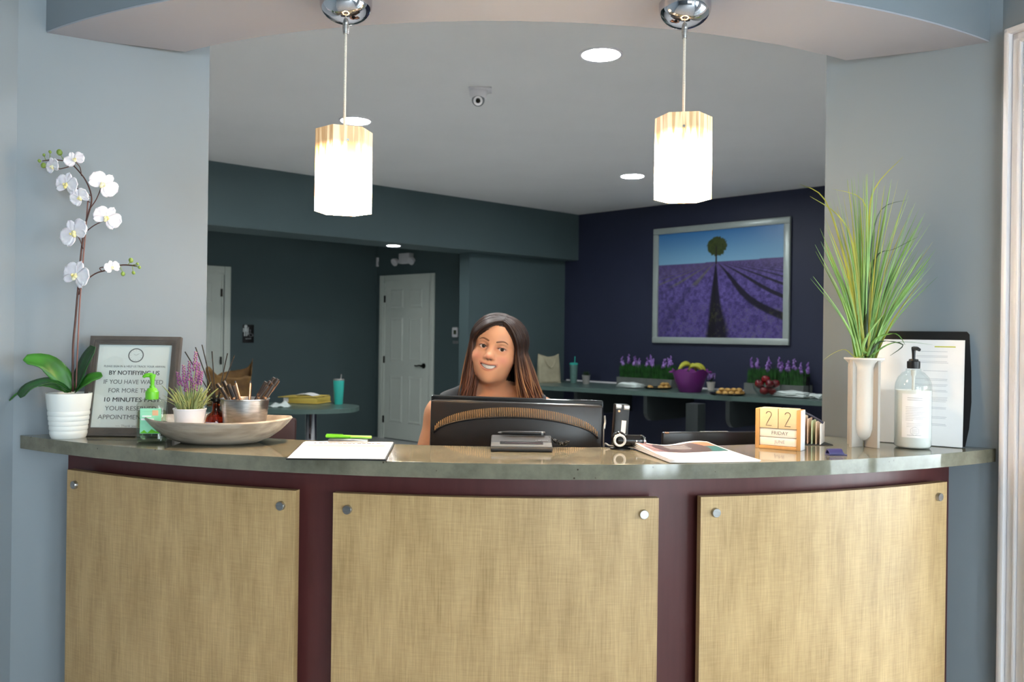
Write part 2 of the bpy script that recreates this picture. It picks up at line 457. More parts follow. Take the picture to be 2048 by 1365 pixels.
# six-panel doors
def six_panel_door(name, label, origin, d, width, hinge_left, handle_right=True):
    """origin: outer lower left corner of the casing on the wall; d: along the wall, left to right seen from the room"""
    rz = math.atan2(d.y, d.x)
    t = thing(name, label, 'door', origin, rz); t['kind'] = 'structure'
    cw = 0.075; H = 2.03; w = width - 2 * cw
    for nm, c, s in (('casing', (cw / 2, -0.012, (H + cw) / 2), (cw, 0.024, H + cw)), ('casing', (width - cw / 2, -0.012, (H + cw) / 2), (cw, 0.024, H + cw)),
                     ('casing', (width / 2, -0.012, H + cw / 2), (w, 0.024, cw))):
        MB().box(c, s, bev=0.006).build(nm, 'door', t)
    mb = MB(); mb.box((cw + 0.02, -0.010, H / 2), (0.02, 0.02, H)).box((width - cw - 0.02, -0.010, H / 2), (0.02, 0.02, H)).box((width / 2, -0.010, H - 0.01), (w, 0.02, 0.02))
    mb.build('jamb', 'door', t)
    sl = MB().box((width / 2, 0.004 - 0.010, H / 2), (w - 0.06, 0.010, H - 0.025)).build('slab', 'door', t)
    pw = (w - 0.06 - 3 * 0.11) / 2
    for ci in (0, 1):
        x = cw + 0.03 + 0.11 + pw / 2 + ci * (pw + 0.11)
        for (za, zb) in ((0.22, 0.82), (1.00, 1.56), (1.68, 1.92)):
            mb = MB()
            n = 0.022; y0, y1, y2 = -0.0115, -0.0165, -0.021
            def ringbox(x0, x1, z0, z1, y): return [(x0, y, z0), (x1, y, z0), (x1, y, z1), (x0, y, z1)]
            a = ringbox(x - pw / 2, x + pw / 2, za, zb, y0); b = ringbox(x - pw / 2 + n, x + pw / 2 - n, za + n, zb - n, y2)
            c = ringbox(x - pw / 2 + 2 * n, x + pw / 2 - 2 * n, za + 2 * n, zb - 2 * n, y1)
            vs = a + b + c; fs = [(i, (i + 1) % 4, 4 + (i + 1) % 4, 4 + i) for i in range(4)] + [(4 + i, 4 + (i + 1) % 4, 8 + (i + 1) % 4, 8 + i) for i in range(4)] + [(8, 9, 10, 11)]
            mb.add(vs, fs).build('panel', 'door', sl, smooth=0)
    hx = cw + 0.035 if hinge_left else width - cw - 0.035
    for hz in (0.25, 1.02, 1.80): MB().box((hx, -0.026, hz), (0.022, 0.014, 0.09), bev=0.003).build('hinge', 'bronze', t)
    kx = width - cw - 0.10 if hinge_left else cw + 0.10; sg = -1 if hinge_left else 1
    Rf = Matrix.Rotation(PI / 2, 3, 'X')
    h = MB().lathe([(0.0, 0.0), (0.033, 0.0), (0.033, 0.008), (0.012, 0.012), (0.012, 0.05), (0, 0.05)], 20, (kx, -0.012, 0.96), R=Rf).build('handle', 'bronze', t)
    MB().tube(smooth_path([(kx, -0.055, 0.96), (kx + sg * 0.04, -0.06, 0.965), (kx + sg * 0.085, -0.057, 0.958), (kx + sg * 0.12, -0.055, 0.962)]), 0.009, 8).build('lever', 'bronze', h)
    return t
wR = (Vector((DR.x, DR.y, 0)) - Vector((DL.x, DL.y, 0))).length
six_panel_door('door_1', 'pale six-panel door with dark lever handle behind the woman', Vector((DL.x, DL.y, 0)), dd, wR, True)
LDo = Vector((LD.x, LD.y, 0)) + rl * 1.02
six_panel_door('door_2', 'pale six-panel door half hidden by the left reveal', LDo, -rl, 1.02, False)

# glazed doors and added windows of the lobby
rd = Vector((RB[0] - R0[0], RB[1] - R0[1], 0)).normalized()
def glazing(name, label, a, d, op, cat, nx, nz, casing=0.11):
    rz = math.atan2(d.y, d.x)
    t = thing(name, label, cat, (a[0], a[1], 0), rz); t['kind'] = 'structure'
    s0, s1, z0, z1 = op
    prof = [(0.0, 0.016, 0.030), (0.016, 0.036, 0.018), (0.036, 0.046, 0.025), (0.046, 0.070, 0.019), (0.070, 0.084, 0.027), (0.084, casing, 0.015)]
    def strip(c, s): return MB().box(c, s, bev=0.004)
    for (q0, q1, pr) in prof:
        z_hi = z1 + casing - q0
        strip((s0 - casing + (q0 + q1) / 2, -pr / 2, z_hi / 2), (q1 - q0, pr, z_hi)).build('casing', 'white', t)
        strip((s1 + casing - (q0 + q1) / 2, -pr / 2, z_hi / 2), (q1 - q0, pr, z_hi)).build('casing', 'white', t)
        strip(((s0 + s1) / 2, -pr / 2, z1 + casing - (q0 + q1) / 2), (s1 - s0 + 2 * (casing - q0), pr, q1 - q0)).build('casing', 'white', t)
    fw = 0.07; fr = MB()
    fr.box((s0 + fw / 2, 0.07, (z0 + z1) / 2), (fw, 0.05, z1 - z0)).box((s1 - fw / 2, 0.07, (z0 + z1) / 2), (fw, 0.05, z1 - z0))
    fr.box(((s0 + s1) / 2, 0.07, z0 + fw / 2), (s1 - s0, 0.05, fw)).box(((s0 + s1) / 2, 0.07, z1 - fw / 2), (s1 - s0, 0.05, fw))
    fr.build('sash', 'white', t, smooth=0)
    for i in range(1, nx):
        x = s0 + (s1 - s0) * i / nx; MB().box((x, 0.07, (z0 + z1) / 2), (0.028, 0.03, z1 - z0 - 2 * fw + 0.01)).build('muntin', 'white', t, smooth=0)
    for j in range(1, nz):
        z = z0 + (z1 - z0) * j / nz; MB().box(((s0 + s1) / 2, 0.07, z), (s1 - s0 - 2 * fw + 0.01, 0.026, 0.028)).build('muntin', 'white', t, smooth=0)
    MB().box(((s0 + s1) / 2, 0.072, (z0 + z1) / 2), (s1 - s0 - 2 * fw + 0.01, 0.005, z1 - z0 - 2 * fw + 0.01)).build('pane', 'clear', t, smooth=0)
    # daylight portal: guides sky sampling through the opening, gives off no light of its own
    ld = bpy.data.lights.new('daylight_portal', 'AREA'); ld.shape = 'RECTANGLE'; ld.size = s1 - s0; ld.size_y = z1 - z0
    ld.cycles.is_portal = True
    lo = bpy.data.objects.new('daylight_portal', ld); COL.objects.link(lo); lo.parent = t
    lo.location = ((s0 + s1) / 2, 0.13, (z0 + z1) / 2); lo.rotation_euler = (-PI / 2, 0, 0)
    return t
glazing('door_3', 'white moulded casing of the glazed side door at the right edge', R0, rd, GD, 'door', 2, 5)
glazing('window_1', 'added unseen side window of the lobby, white framed', R0, rd, GW, 'window', 4, 4, 0.09)
bd = Vector((-1, 0, 0))
for i, w_ in enumerate(BW):
    glazing('window_%d' % (i + 2), ('tall glazed back door', 'added unseen wide back window')[i] + ' of the lobby with white muntins', RB, bd, w_, 'window', 3, 4, 0.09)

# ------------------------------------------------------------------ reception desk and worktop
FA, FR_ = 1.843, 2.35
def arc_xy(R, inset_apex, th): return (R * math.sin(th), inset_apex + R - R * math.cos(th))
def arc_slab(apex, R, x0, x1, z0, z1, t, n=24):
    """curved slab: front face on the arc, thickness t behind it"""
    th0, th1 = math.asin(x0 / R), math.asin(x1 / R)
    mb = MB(); fr = []; bk = []
    for i in range(n + 1):
        th = th0 + (th1 - th0) * i / n
        fr.append(arc_xy(R, apex, th)); bk.append(((R - t) * math.sin(th), apex + R - (R - t) * math.cos(th)))
    return mb.prism(fr + list(reversed(bk)), z0, z1)
desk = thing('reception_desk', 'curved maroon reception desk with three cream panels under the stone worktop', 'reception desk', (0, 0, 0))
xl = PZ(130, 930, 1.02); 
arc_slab(1.945, 2.248, -1.195, 1.188, 0.09, CT - 0.034, 0.06, 48).build('body', 'maroon', desk, smooth=30)
arc_slab(2.00, 2.19, -1.15, 1.15, 0.0, 0.09, 0.04, 48).build('toe_kick', 'blackp', desk, smooth=30)
PT = 0.995
for (xa, xb) in ((-1.150, -0.492), (-0.402, 0.337), (0.436, 1.128)):
    pnl = arc_slab(1.898, 2.295, xa, xb, 0.14, PT, 0.020, 24).build('panel', 'linen', desk, smooth=30)
    th0, th1 = math.asin(xa / 2.295), math.asin(xb / 2.295); R = 2.295
    for tt in (th0 + 0.012, th1 - 0.012):
        pass
    for tt in (th0 + 0.0155, th1 - 0.0155):
        for z in (PT - 0.036, 0.18):
            x, y = arc_xy(R, 1.898, tt)
            Rm = Matrix.Rotation(tt, 3, 'Z') @ Matrix.Rotation(PI / 2, 3, 'X')
            MB().lathe([(0.0, -0.055), (0.006, -0.055), (0.006, -0.001), (0.0105, -0.001), (0.0105, 0.007), (0.0095, 0.0085), (0.0, 0.0085)], 24, (x, y, z), R=Rm).build('standoff', 'steel', pnl)
ct_f = arc(FA, FR_, -1.283, 1.262, 56)
ct_b = arc(2.122, 1.85, -0.86, 0.86, 40)
poly = ct_f + [(1.262, 2.213), (0.893, 2.459)] + list(reversed(ct_b)) + [(-0.878, 2.458), (-1.283, 2.225)]
top = MB().prism(poly, CT - 0.034, CT).build('countertop', 'stone', smooth=30)
bv = top.modifiers.new('bevel', 'BEVEL'); bv.width = 0.003; bv.segments = 2; bv.limit_method = 'ANGLE'; bv.angle_limit = math.radians(50)
tag(top, 'polished grey-green stone worktop curving over the reception desk', 'countertop')

# work surface behind the desk
wk = thing('work_desk', 'low work surface behind the stone worktop carrying the monitor', 'desk', (0, 2.50, 0))
MB().box((0, 0.0, 0.735), (1.72, 0.44, 0.03), bev=0.004).build('desktop', 'darkgrey', wk)
for sx in (-0.83, 0.83): MB().box((sx, 0.0, 0.36), (0.04, 0.40, 0.72), bev=0.003).build('side_panel', 'darkgrey', wk)

# ------------------------------------------------------------------ lamps
def mat_shade():
    m, N, L, b = _new('glowing_streaked_glass')
    tc = N.new('ShaderNodeTexCoord'); mp = N.new('ShaderNodeMapping'); mp.inputs['Scale'].default_value = (90, 90, 5)
    nz = N.new('ShaderNodeTexNoise'); nz.inputs['Scale'].default_value = 1; nz.inputs['Detail'].default_value = 3
    rp = N.new('ShaderNodeValToRGB'); rp.color_ramp.elements[0].position = 0.43; rp.color_ramp.elements[0].color = (0.40, 0.17, 0.04, 1)
    rp.color_ramp.elements[1].position = 0.55; rp.color_ramp.elements[1].color = (1.0, 0.76, 0.46, 1)
    sp = N.new('ShaderNodeSeparateXYZ'); mr = N.new('ShaderNodeMapRange')
    mr.interpolation_type = 'SMOOTHSTEP'
    mr.inputs['From Min'].default_value = -0.130; mr.inputs['From Max'].default_value = -0.030
    mr.inputs['To Min'].default_value = SHADE_GLOW; mr.inputs['To Max'].default_value = 0.6
    L.new(tc.outputs['Object'], mp.inputs['Vector']); L.new(mp.outputs['Vector'], nz.inputs['Vector']); L.new(nz.outputs['Fac'], rp.inputs['Fac'])
    L.new(tc.outputs['Object'], sp.inputs['Vector']); L.new(sp.outputs['Z'], mr.inputs['Value'])
    L.new(rp.outputs['Color'], b.inputs['Emission Color']); L.new(mr.outputs['Result'], b.inputs['Emission Strength'])
    b.inputs['Base Color'].default_value = (0.55, 0.42, 0.24, 1); b.inputs['Roughness'].default_value = 0.3
    return m
M['shade'] = mat_shade()
M['bulb'] = mat_emit('warm_bulb', (1.0, 0.64, 0.33), 1150.0)
M['can'] = mat_emit('cool_white_lens', (0.92, 0.98, 1.0), CAN_GLOW)
M['cord'] = mat('clear_sheathed_cord', (222, 214, 200), 0.35, var=0.2, scale=300)

def pendant(loc_u, canopy_v, shade_uv, Y, rz, label):
    """canopy under the header, cord, six-sided shade"""
    top = P(loc_u, canopy_v, Y); top.z = HZ
    sh = P(shade_uv[0], shade_uv[1], Y)                       # top centre of the shade
    t = thing('pendant_lamp', label, 'pendant lamp', (top.x, Y, HZ), 0, 'pendant lamps over the counter')
    r = 0.061
    dome = [(r * math.cos(a), -0.045 * math.sin(a) - 0.012) for a in [i * PI / 2 / 10 for i in range(10)]] + [(0.006, -0.057), (0.0, -0.057)]
    cn = MB().lathe([(0.0, 0.0), (r, 0.0)] + dome, 40).build('canopy', 'chrome', t)
    MB().lathe([(0, -0.055), (0.007, -0.055), (0.0075, -0.068), (0.006, -0.082), (0.0, -0.082)], 16).build('ferrule', 'steel', cn)
    zt = sh.z - HZ
    MB().tube([(0, 0, -0.08), (0, 0, zt - 0.03)], 0.0032, 8).build('cord', 'cord', t)
    MB().lathe([(0.0, zt - 0.02), (0.012, zt - 0.02), (0.021, zt - 0.035), (0.021, zt - 0.075), (0.0, zt - 0.075)], 20).build('socket', 'steel', t)
    Rr = 0.0665; h = 0.192
    hexa = [(Rr * math.cos(rz + k * PI / 3), Rr * math.sin(rz + k * PI / 3)) for k in range(6)]
    inn = [(x * 0.93, y * 0.93) for x, y in hexa]
    o = MB(); n = 6
    vs = [(x, y, 0.0) for x, y in hexa] + [(x, y, -h) for x, y in hexa] + [(x, y, 0.0) for x, y in inn] + [(x, y, -h) for x, y in inn]
    fs = []
    for k in range(6):
        k2 = (k + 1) % 6
        fs += [(k, k2, 6 + k2, 6 + k), (12 + k2, 12 + k, 18 + k, 18 + k2), (k2, k, 12 + k, 12 + k2), (6 + k, 6 + k2, 18 + k2, 18 + k)]
    s = o.add(vs, fs).build('shade', 'shade', t, smooth=0); s.location = (0, 0, zt)
    for k in (1, 4):
        MB().tube([(Rr * 0.8 * math.cos(rz + PI / 6 + k * PI / 3), Rr * 0.8 * math.sin(rz + PI / 6 + k * PI / 3), -0.035), (Rr * 1.02 * math.cos(rz + PI / 6 + k * PI / 3), Rr * 1.02 * math.sin(rz + PI / 6 + k * PI / 3), -0.035)], 0.003, 8).build('retaining_pin', 'steel', s)
    MB().prism([(x * 0.80, y * 0.80) for x, y in hexa], zt - 0.034, zt - 0.030).build('upward_light_cap', 'steel', t, smooth=0)  # opaque cap added to hold back the bulb's upward light
    MB().sphere((0, 0, zt - 0.10), (0.022, 0.022, 0.028), 16, 10).build('bulb', 'bulb', t)
    return t
pendant(692, 10, (690, 262), 2.0, 0.32, 'hexagonal glowing glass pendant lamp hanging left of the woman')
pendant(1370, 12, (1369, 236), 2.0, -0.18, 'hexagonal glowing glass pendant lamp hanging in front of the lavender picture')

def can_light(loc, r, label, group='recessed ceiling lights'):
    t = thing('recessed_light', label, 'ceiling light', loc, 0, group)
    MB().lathe([(r, 0.0), (r * 1.16, 0.0), (r * 1.16, -0.004), (r * 1.02, -0.007), (r, -0.004), (r, 0.0)], 40).build('trim_ring', 'white', t)
    MB().lathe([(0.0, -0.001), (r * 1.0, -0.001), (r * 1.0, -0.0035), (0.0, -0.005)], 40).build('lens', 'can', t)
    return t
can_light(PZ(1202, 108, CEIL), 0.092, 'round recessed light nearest the header, beside the right pendant')
can_light(PZ(711, 241, CEIL), 0.092, 'round recessed light just above the left pendant shade')
can_light(PZ(1265, 352, CEIL), 0.095, 'round recessed light low between the pendants, over the navy wall')
can_light(PZ(787, 491, BZ), 0.062, 'small round recessed light under the teal beam')
# extra lamps added out of view, above the header and to the sides, for light
for (x, y) in ((0.35, 2.95), (-0.55, 3.05), (3.2, 5.2), (-2.6, 4.2)):
    can_light((x, y, CEIL), 0.09, 'added unseen recessed light above the header or beyond the reveals', 'added unseen recessed lights')

# ceiling security camera
sc_ = PZ(957, 178, CEIL)
t = thing('security_camera', 'small white dome camera on the back room ceiling', 'security camera', sc_)
MB().box((0.01, 0, -0.006), (0.13, 0.10, 0.012), bev=0.004).build('mounting_plate', 'white', t)
b_ = MB().lathe([(0.0, -0.012), (0.05, -0.012), (0.05, -0.03), (0.043, -0.055), (0.0, -0.062)], 32).build('housing', 'white', t)
ey = MB().sphere((0.0, -0.012, -0.066), 0.036, 24, 16).build('eyeball', 'grey', t)
MB().lathe([(0.0, 0.0), (0.026, 0.0), (0.026, 0.006), (0.016, 0.006), (0.016, 0.003), (0, 0.003)], 24, (0.0, -0.040, -0.078), R=Matrix.Rotation(PI / 2 + 0.3, 3, 'X')).build('lens_ring', 'white', ey)
MB().lathe([(0.0, 0.0), (0.014, 0.0), (0.011, 0.006), (0, 0.008)], 20, (0.0, -0.041, -0.078), R=Matrix.Rotation(PI / 2 + 0.3, 3, 'X')).build('lens', 'bronze', ey)

# ------------------------------------------------------------------ things on the counter, left side
rnd = random.Random(7)
def zs(pr, k): return [(r, z * k) for r, z in pr]
M['ceramic'] = mat('white_glazed_ceramic', (232, 236, 234), 0.22, var=0.03)
M['leaf'] = mat('orchid_leaf', (62, 128, 44), 0.35, var=0.5, scale=14, stretch=(1, 1, 1))
M['leafdark'] = mat('dark_orchid_leaf', (36, 84, 40), 0.35, var=0.4, scale=14)
M['stem'] = mat('brown_stem', (92, 58, 50), 0.5, var=0.4, scale=40)
M['stake'] = mat('reddish_stake', (138, 92, 82), 0.5, var=0.2, scale=40)
M['petal'] = mat('white_petal', (246, 240, 246), 0.55, var=0.06, scale=60, sub=0.15)
M['lip'] = mat('yellow_orchid_lip', (236, 218, 120), 0.5, rgb2=(246, 240, 214), scale=80)
M['bud'] = mat('green_bud', (138, 162, 72), 0.5, var=0.3, scale=90)
M['soil'] = mat('dark_moss', (48, 40, 30), 0.9, var=0.4, scale=80)

def petal_mesh(L, W, cup=0.25, tip=1.0, n=8, m=6):
    """petal along +x, face up +z, from the origin"""
    mb = MB()
    def fn(a, b):
        x = a * L; s = (0.16 + 0.84 * math.sin(PI / 2 * min(1, a / 0.55)) ** 1.3) if a < 0.55 else math.sqrt(max(0.0, 1 - ((a - 0.55) / 0.45) ** 2.4))
        w = W * 0.5 * max(s, 0.03)
        y = (b * 2 - 1) * w
        z = cup * (x * x / L * 0.6 + y * y / W * 0.8) + 0.0015 * math.sin(9 * b + 7 * a)
        return (x, y, z)
    return mb.grid(fn, n, m)
def flower(parent, loc, face, size, spin, name='flower'):
    """five-petalled orchid flower looking along face"""
    q = Vector(face).normalized().to_track_quat('Z', 'Y').to_matrix() @ Matrix.Rotation(spin, 3, 'Z')
    mb = MB()
    for ang, L, W, cup in ((90, 0.5, 0.30, 0.12), (215, 0.48, 0.28, 0.14), (325, 0.48, 0.28, 0.14), (14, 0.54, 0.60, 0.05), (166, 0.54, 0.60, 0.05)):
        pm = petal_mesh(L * size, W * size, cup, n=8, m=6)
        Rz = Matrix.Rotation(math.radians(ang), 3, 'Z')
        off = 0.0006 if W > 0.4 else -0.0006
        mb.add([Vector(loc) + q @ (Rz @ Vector(v) + Vector((0, 0, off))) for v in pm.v], pm.f)
    fl = mb.build(name, 'petal', parent, smooth=180)
    sm = fl.modifiers.new('thick', 'SOLIDIFY'); sm.thickness = 0.0012
    lp = MB()
    lp.sphere(Vector(loc) + q @ Vector((0, -0.07 * size, 0.07 * size)), (0.07 * size, 0.11 * size, 0.07 * size), 10, 8, q)
    for sgn in (-1, 1): lp.sphere(Vector(loc) + q @ Vector((sgn * 0.07 * size, -0.01 * size, 0.09 * size)), (0.03 * size, 0.06 * size, 0.07 * size), 8, 6, q)
    lp.sphere(Vector(loc) + q @ Vector((0, 0.04 * size, 0.05 * size)), (0.04 * size, 0.05 * size, 0.05 * size), 8, 6, q)
    lp.build('flower_lip', 'lip', fl, smooth=180)
    return fl
OY = 2.215
ob = PZ(137, 867, CT)
OY = 2.195; ob = P(137, 870, OY); ob.z = CT
orchid = thing('potted_orchid', 'white artificial orchid in a ribbed white pot beside the framed notice', 'potted orchid', ob)
def OP(u, v, dy=0.0): return P(u, v, OY + dy) - ob
prof = [(0.0, 0.0), (0.040, 0.0), (0.0425, 0.004)]
z = 0.008
for k in range(5):
    r0 = 0.043 + 0.105 * (z / 1.0); prof += [(r0 - 0.0005, z), (r0 + 0.0006, z + 0.003), (r0 + 0.0006, z + 0.009), (r0 - 0.0005, z + 0.0118)]; z += 0.0125
prof += [(0.0505, 0.076), (0.0545, 0.112), (0.0545, 0.115), (0.0515, 0.115), (0.050, 0.104), (0.0, 0.104)]
MB().lathe(prof, 48).build('pot', 'ceramic', orchid)
MB().lathe([(0, 0.1045), (0.0495, 0.1045), (0.03, 0.110), (0, 0.111)], 24).build('moss', 'soil', orchid)
def stem(pts, r, m, name, n=8): return MB().tube(smooth_path([OP(*p) for p in pts], 4), r, n).build(name, m, orchid, smooth=180)
main = [(146, 784), (146, 700), (151, 640), (156, 580), (163, 500), (171, 448), (182, 410), (182, 388), (172, 362), (157, 342), (140, 326), (122, 321), (103, 320), (85, 322)]
pts = smooth_path([OP(*p) for p in main], 4); n_ = len(pts)
MB().tube(pts, [0.0030 - 0.0019 * (i / n_) for i in range(n_)], 8).build('stem', 'stem', orchid, smooth=180)
stem([(152, 784), (156, 680), (160, 600), (168, 500), (173, 440), (177, 388)], 0.0019, 'stake', 'support_stake')
stem([(157, 590), (168, 566), (190, 548), (215, 540), (240, 531), (262, 531), (274, 533)], 0.0018, 'stem', 'stem')
for pth in ([(150, 330, 0), (120, 338, -.01), (108, 334, -.02)], [(163, 352, 0), (160, 335, -.005), (152, 325, -.015)], [(182, 392, 0), (160, 380, -.01), (140, 372, -.02)], [(180, 405, 0), (168, 398, -.01), (162, 395, -.02)],
            [(178, 420, 0), (192, 400, -.01), (203, 374, -.02)], [(174, 462, 0), (190, 450, -.01), (212, 440, -.02)], [(166, 498, 0), (160, 480, -.012), (152, 468, -.025)], [(158, 580, 0), (157, 562, -.012), (154, 552, -.024)], [(205, 544, 0), (200, 536, -.01), (222, 534, -.015)]):
    stem(pth, 0.0013, 'stem', 'pedicel', 6)
for (u, v, dy, face, size, spin) in ((149, 320, -.018, (0.25, -1, 0.35), .048, .5), (106, 333, -.02, (-0.5, -1, -0.1), .046, .2), (134, 370, -.024, (-0.25, -1, 0.0), .064, -.25), (160, 395, -.022, (-0.1, -1, -0.4), .052, .5),
                                     (206, 370, -.022, (0.55, -1, 0.15), .070, -.7), (214, 437, -.022, (0.3, -1, 0.1), .066, -.5), (149, 467, -.028, (-0.25, -1, 0.1), .078, .55), (153, 552, -.026, (-0.3, -1, 0.1), .080, -.35), (224, 535, -.017, (0.7, -1, 0.0), .036, .3)):
    flower(orchid, OP(u, v, dy), face, size, spin)
for (u, v, r) in ((119, 305, .0085), (100, 304, .0045), (88, 310, .004), (79, 322, .005), (87, 331, .0075), (262, 521, .0068), (275, 528, .004), (279, 535, .0045), (267, 546, .005), (246, 548, .0062)):
    c = OP(u, v, -.006); MB().sphere(c, (r * .85, r * .85, r), 10, 8, Matrix.Rotation(rnd.uniform(-.6, .6), 3, 'Y')).build('bud', 'bud', orchid, smooth=180)
for a, b in (((103, 320), (88, 331)), ((100, 320), (100, 305)), ((92, 321), (88, 311)), ((128, 321), (120, 308)), ((255, 531), (262, 522)), ((262, 531), (276, 528)), ((264, 531), (267, 545)), ((240, 533), (246, 546)), ((268, 532), (279, 535))):
    stem([(a[0], a[1], 0), (b[0], b[1], -.004)], 0.0009, 'bud', 'bud_stalk', 5)
def strap_leaf(pts, W, m, parent, name='leaf', fold=0.25, twist=0.0, up=(0, -0.35, 1)):
    """arching strap leaf along a centre line"""
    path = smooth_path(pts, 4); n = len(path) - 1
    mb = MB(); vs = []; fs = []
    for i, p in enumerate(path):
        t = (path[min(i + 1, n)] - path[max(i - 1, 0)]).normalized(); a = i / n
        side = t.cross(Vector(up)).normalized(); nn = side.cross(t).normalized()
        w = W * 0.5 * (0.35 + 0.65 * math.sin(PI * min(1, (a * 0.92 + 0.05))) ** 0.8) * (1 if a < 0.9 else max(0.06, math.sqrt(max(0, 1 - ((a - 0.9) / 0.1) ** 2))))
        for b in (-1, -0.5, 0, 0.5, 1): vs.append(p + side * (b * w) + nn * (abs(b) * w * fold))
    for i in range(n):
        for k in range(4): fs.append((i * 5 + k, i * 5 + k + 1, (i + 1) * 5 + k + 1, (i + 1) * 5 + k))
    o = mb.add(vs, fs).build(name, m, parent, smooth=180)
    s = o.modifiers.new('thick', 'SOLIDIFY'); s.thickness = 0.002
    return o
strap_leaf([OP(140, 782, 0), OP(122, 752, -.005), OP(90, 726, -.02), OP(46, 720, -.05)], .050, 'leaf', orchid, up=(0.1, -0.75, 0.6))
strap_leaf([OP(142, 782, 0), OP(105, 764, -.03), OP(60, 775, -.07), OP(40, 796, -.09)], .042, 'leafdark', orchid, up=(-0.1, -0.5, .85))
strap_leaf([OP(140, 784, 0), OP(95, 770, .015), OP(45, 782, .02), OP(18, 803, .02)], .036, 'leaf', orchid, up=(-0.1, -0.3, 1))
strap_leaf([OP(150, 782, .005), OP(162, 755, .01), OP(176, 722, .0), OP(192, 695, -.01)], .058, 'leafdark', orchid, up=(-0.7, -0.9, .3))
strap_leaf([OP(152, 782, 0), OP(170, 766, -.012), OP(186, 756, -.012), OP(205, 752, -.01)], .036, 'leaf', orchid, up=(0, -0.7, .8))

# framed notice
M['frame'] = mat('grey_brown_ribbed_frame', (90, 85, 82), 0.45, var=0.25, scale=20, stretch=(1, 1, 1))
fb = PZ(254, 874, CT); fw_, fh_ = 0.238, 0.266
frm = thing('framed_notice', 'grey ribbed picture frame holding a printed waiting notice', 'picture frame', (fb.x, fb.y, CT + 0.001), rot=(-0.21, 0, 0.03))
bw = 0.022
for k, (off, wd, pr) in enumerate(((0.0, 0.006, 0.016), (0.006, 0.005, 0.019), (0.011, 0.005, 0.015), (0.016, 0.006, 0.011))):
    a = off; mb = MB(); W2 = fw_ / 2 - a
    mb.box((-W2 + wd / 2, 0, fh_ / 2), (wd, pr, fh_ - 2 * a)).box((W2 - wd / 2, 0, fh_ / 2), (wd, pr, fh_ - 2 * a))
    mb.box((0, 0, a + wd / 2), (2 * W2 - 2 * wd, pr, wd)).box((0, 0, fh_ - a - wd / 2), (2 * W2 - 2 * wd, pr, wd))
    mb.build('frame_moulding', 'frame', frm, smooth=0)
pp = MB().box((0, 0.002, fh_ / 2), (fw_ - 2 * bw + 0.002, 0.002, fh_ - 2 * bw + 0.002)).build('notice_sheet', 'paper', frm, smooth=0)
MB().box((0, 0.007, fh_ / 2), (fw_ - 0.01, 0.004, fh_ - 0.01)).build('backing', 'blackp', frm, smooth=0)
pn_ = MB().box((0, -0.0025, fh_ / 2), (fw_ - 2 * bw + 0.001, 0.0012, fh_ - 2 * bw + 0.001)).build('pane', 'clear', frm, smooth=0)
def nt(s, v, size, m, bold, w, px=None):
    zz = fh_ - (v - 677) / 196.0 * fh_
    text(s, size, m, pp, (0.002, 0.0008, zz), (PI / 2, 0, 0), bold, width=w)
nt('PLEASE SIGN IN & HELP US TRACK YOUR ARRIVAL', 738, .0075, 'inkgrey', 0, .162)
nt('BY NOTIFIYING US', 753, .0165, 'ink', .00022, .132)
nt('IF YOU HAVE WAITED', 771, .0165, 'inkgrey', 0, .155)
nt('FOR MORE THAN', 788, .0165, 'inkgrey', 0, .125)
nt('10 MINUTES PAST', 806, .0165, 'ink', .00018, .146)
nt('YOUR RESERVED', 823, .0165, 'inkgrey', 0, .134)
nt('APPOINTMENT TIME', 840, .0165, 'inkgrey', 0, .166)
nt('~~ Thank you ~~', 855, .0085, 'inkpale', 0, .07)
ring = MB(); zc_ = fh_ - (714 - 677) / 196.0 * fh_
for k in range(32):
    a, b = 2 * PI * k / 32, 2 * PI * (k + 1) / 32
    ring.add([(rr * math.cos(x) + .002, 0.0007, zc_ + rr * math.sin(x) * .94) for x in (a, b) for rr in (.0175, .0205)], [(0, 1, 3, 2)])
ring.build('clock_ring', 'inkgrey', pp, smooth=0)
ck = MB()
for ang, ln in ((150, .007), (30, .010)):
    a = math.radians(ang); ck.box((.002 + ln / 2 * math.cos(a), 0.0007, zc_ + ln / 2 * math.sin(a)), (ln, .0003, .0008), (0, -a, 0))
for k in range(12):
    a = k * PI / 6; ck.box((.002 + .0145 * math.cos(a), 0.0007, zc_ + .0137 * math.sin(a)), (.0025, .0003, .0006), (0, -a, 0))
ck.build('clock_face', 'inkpale', pp, smooth=0)

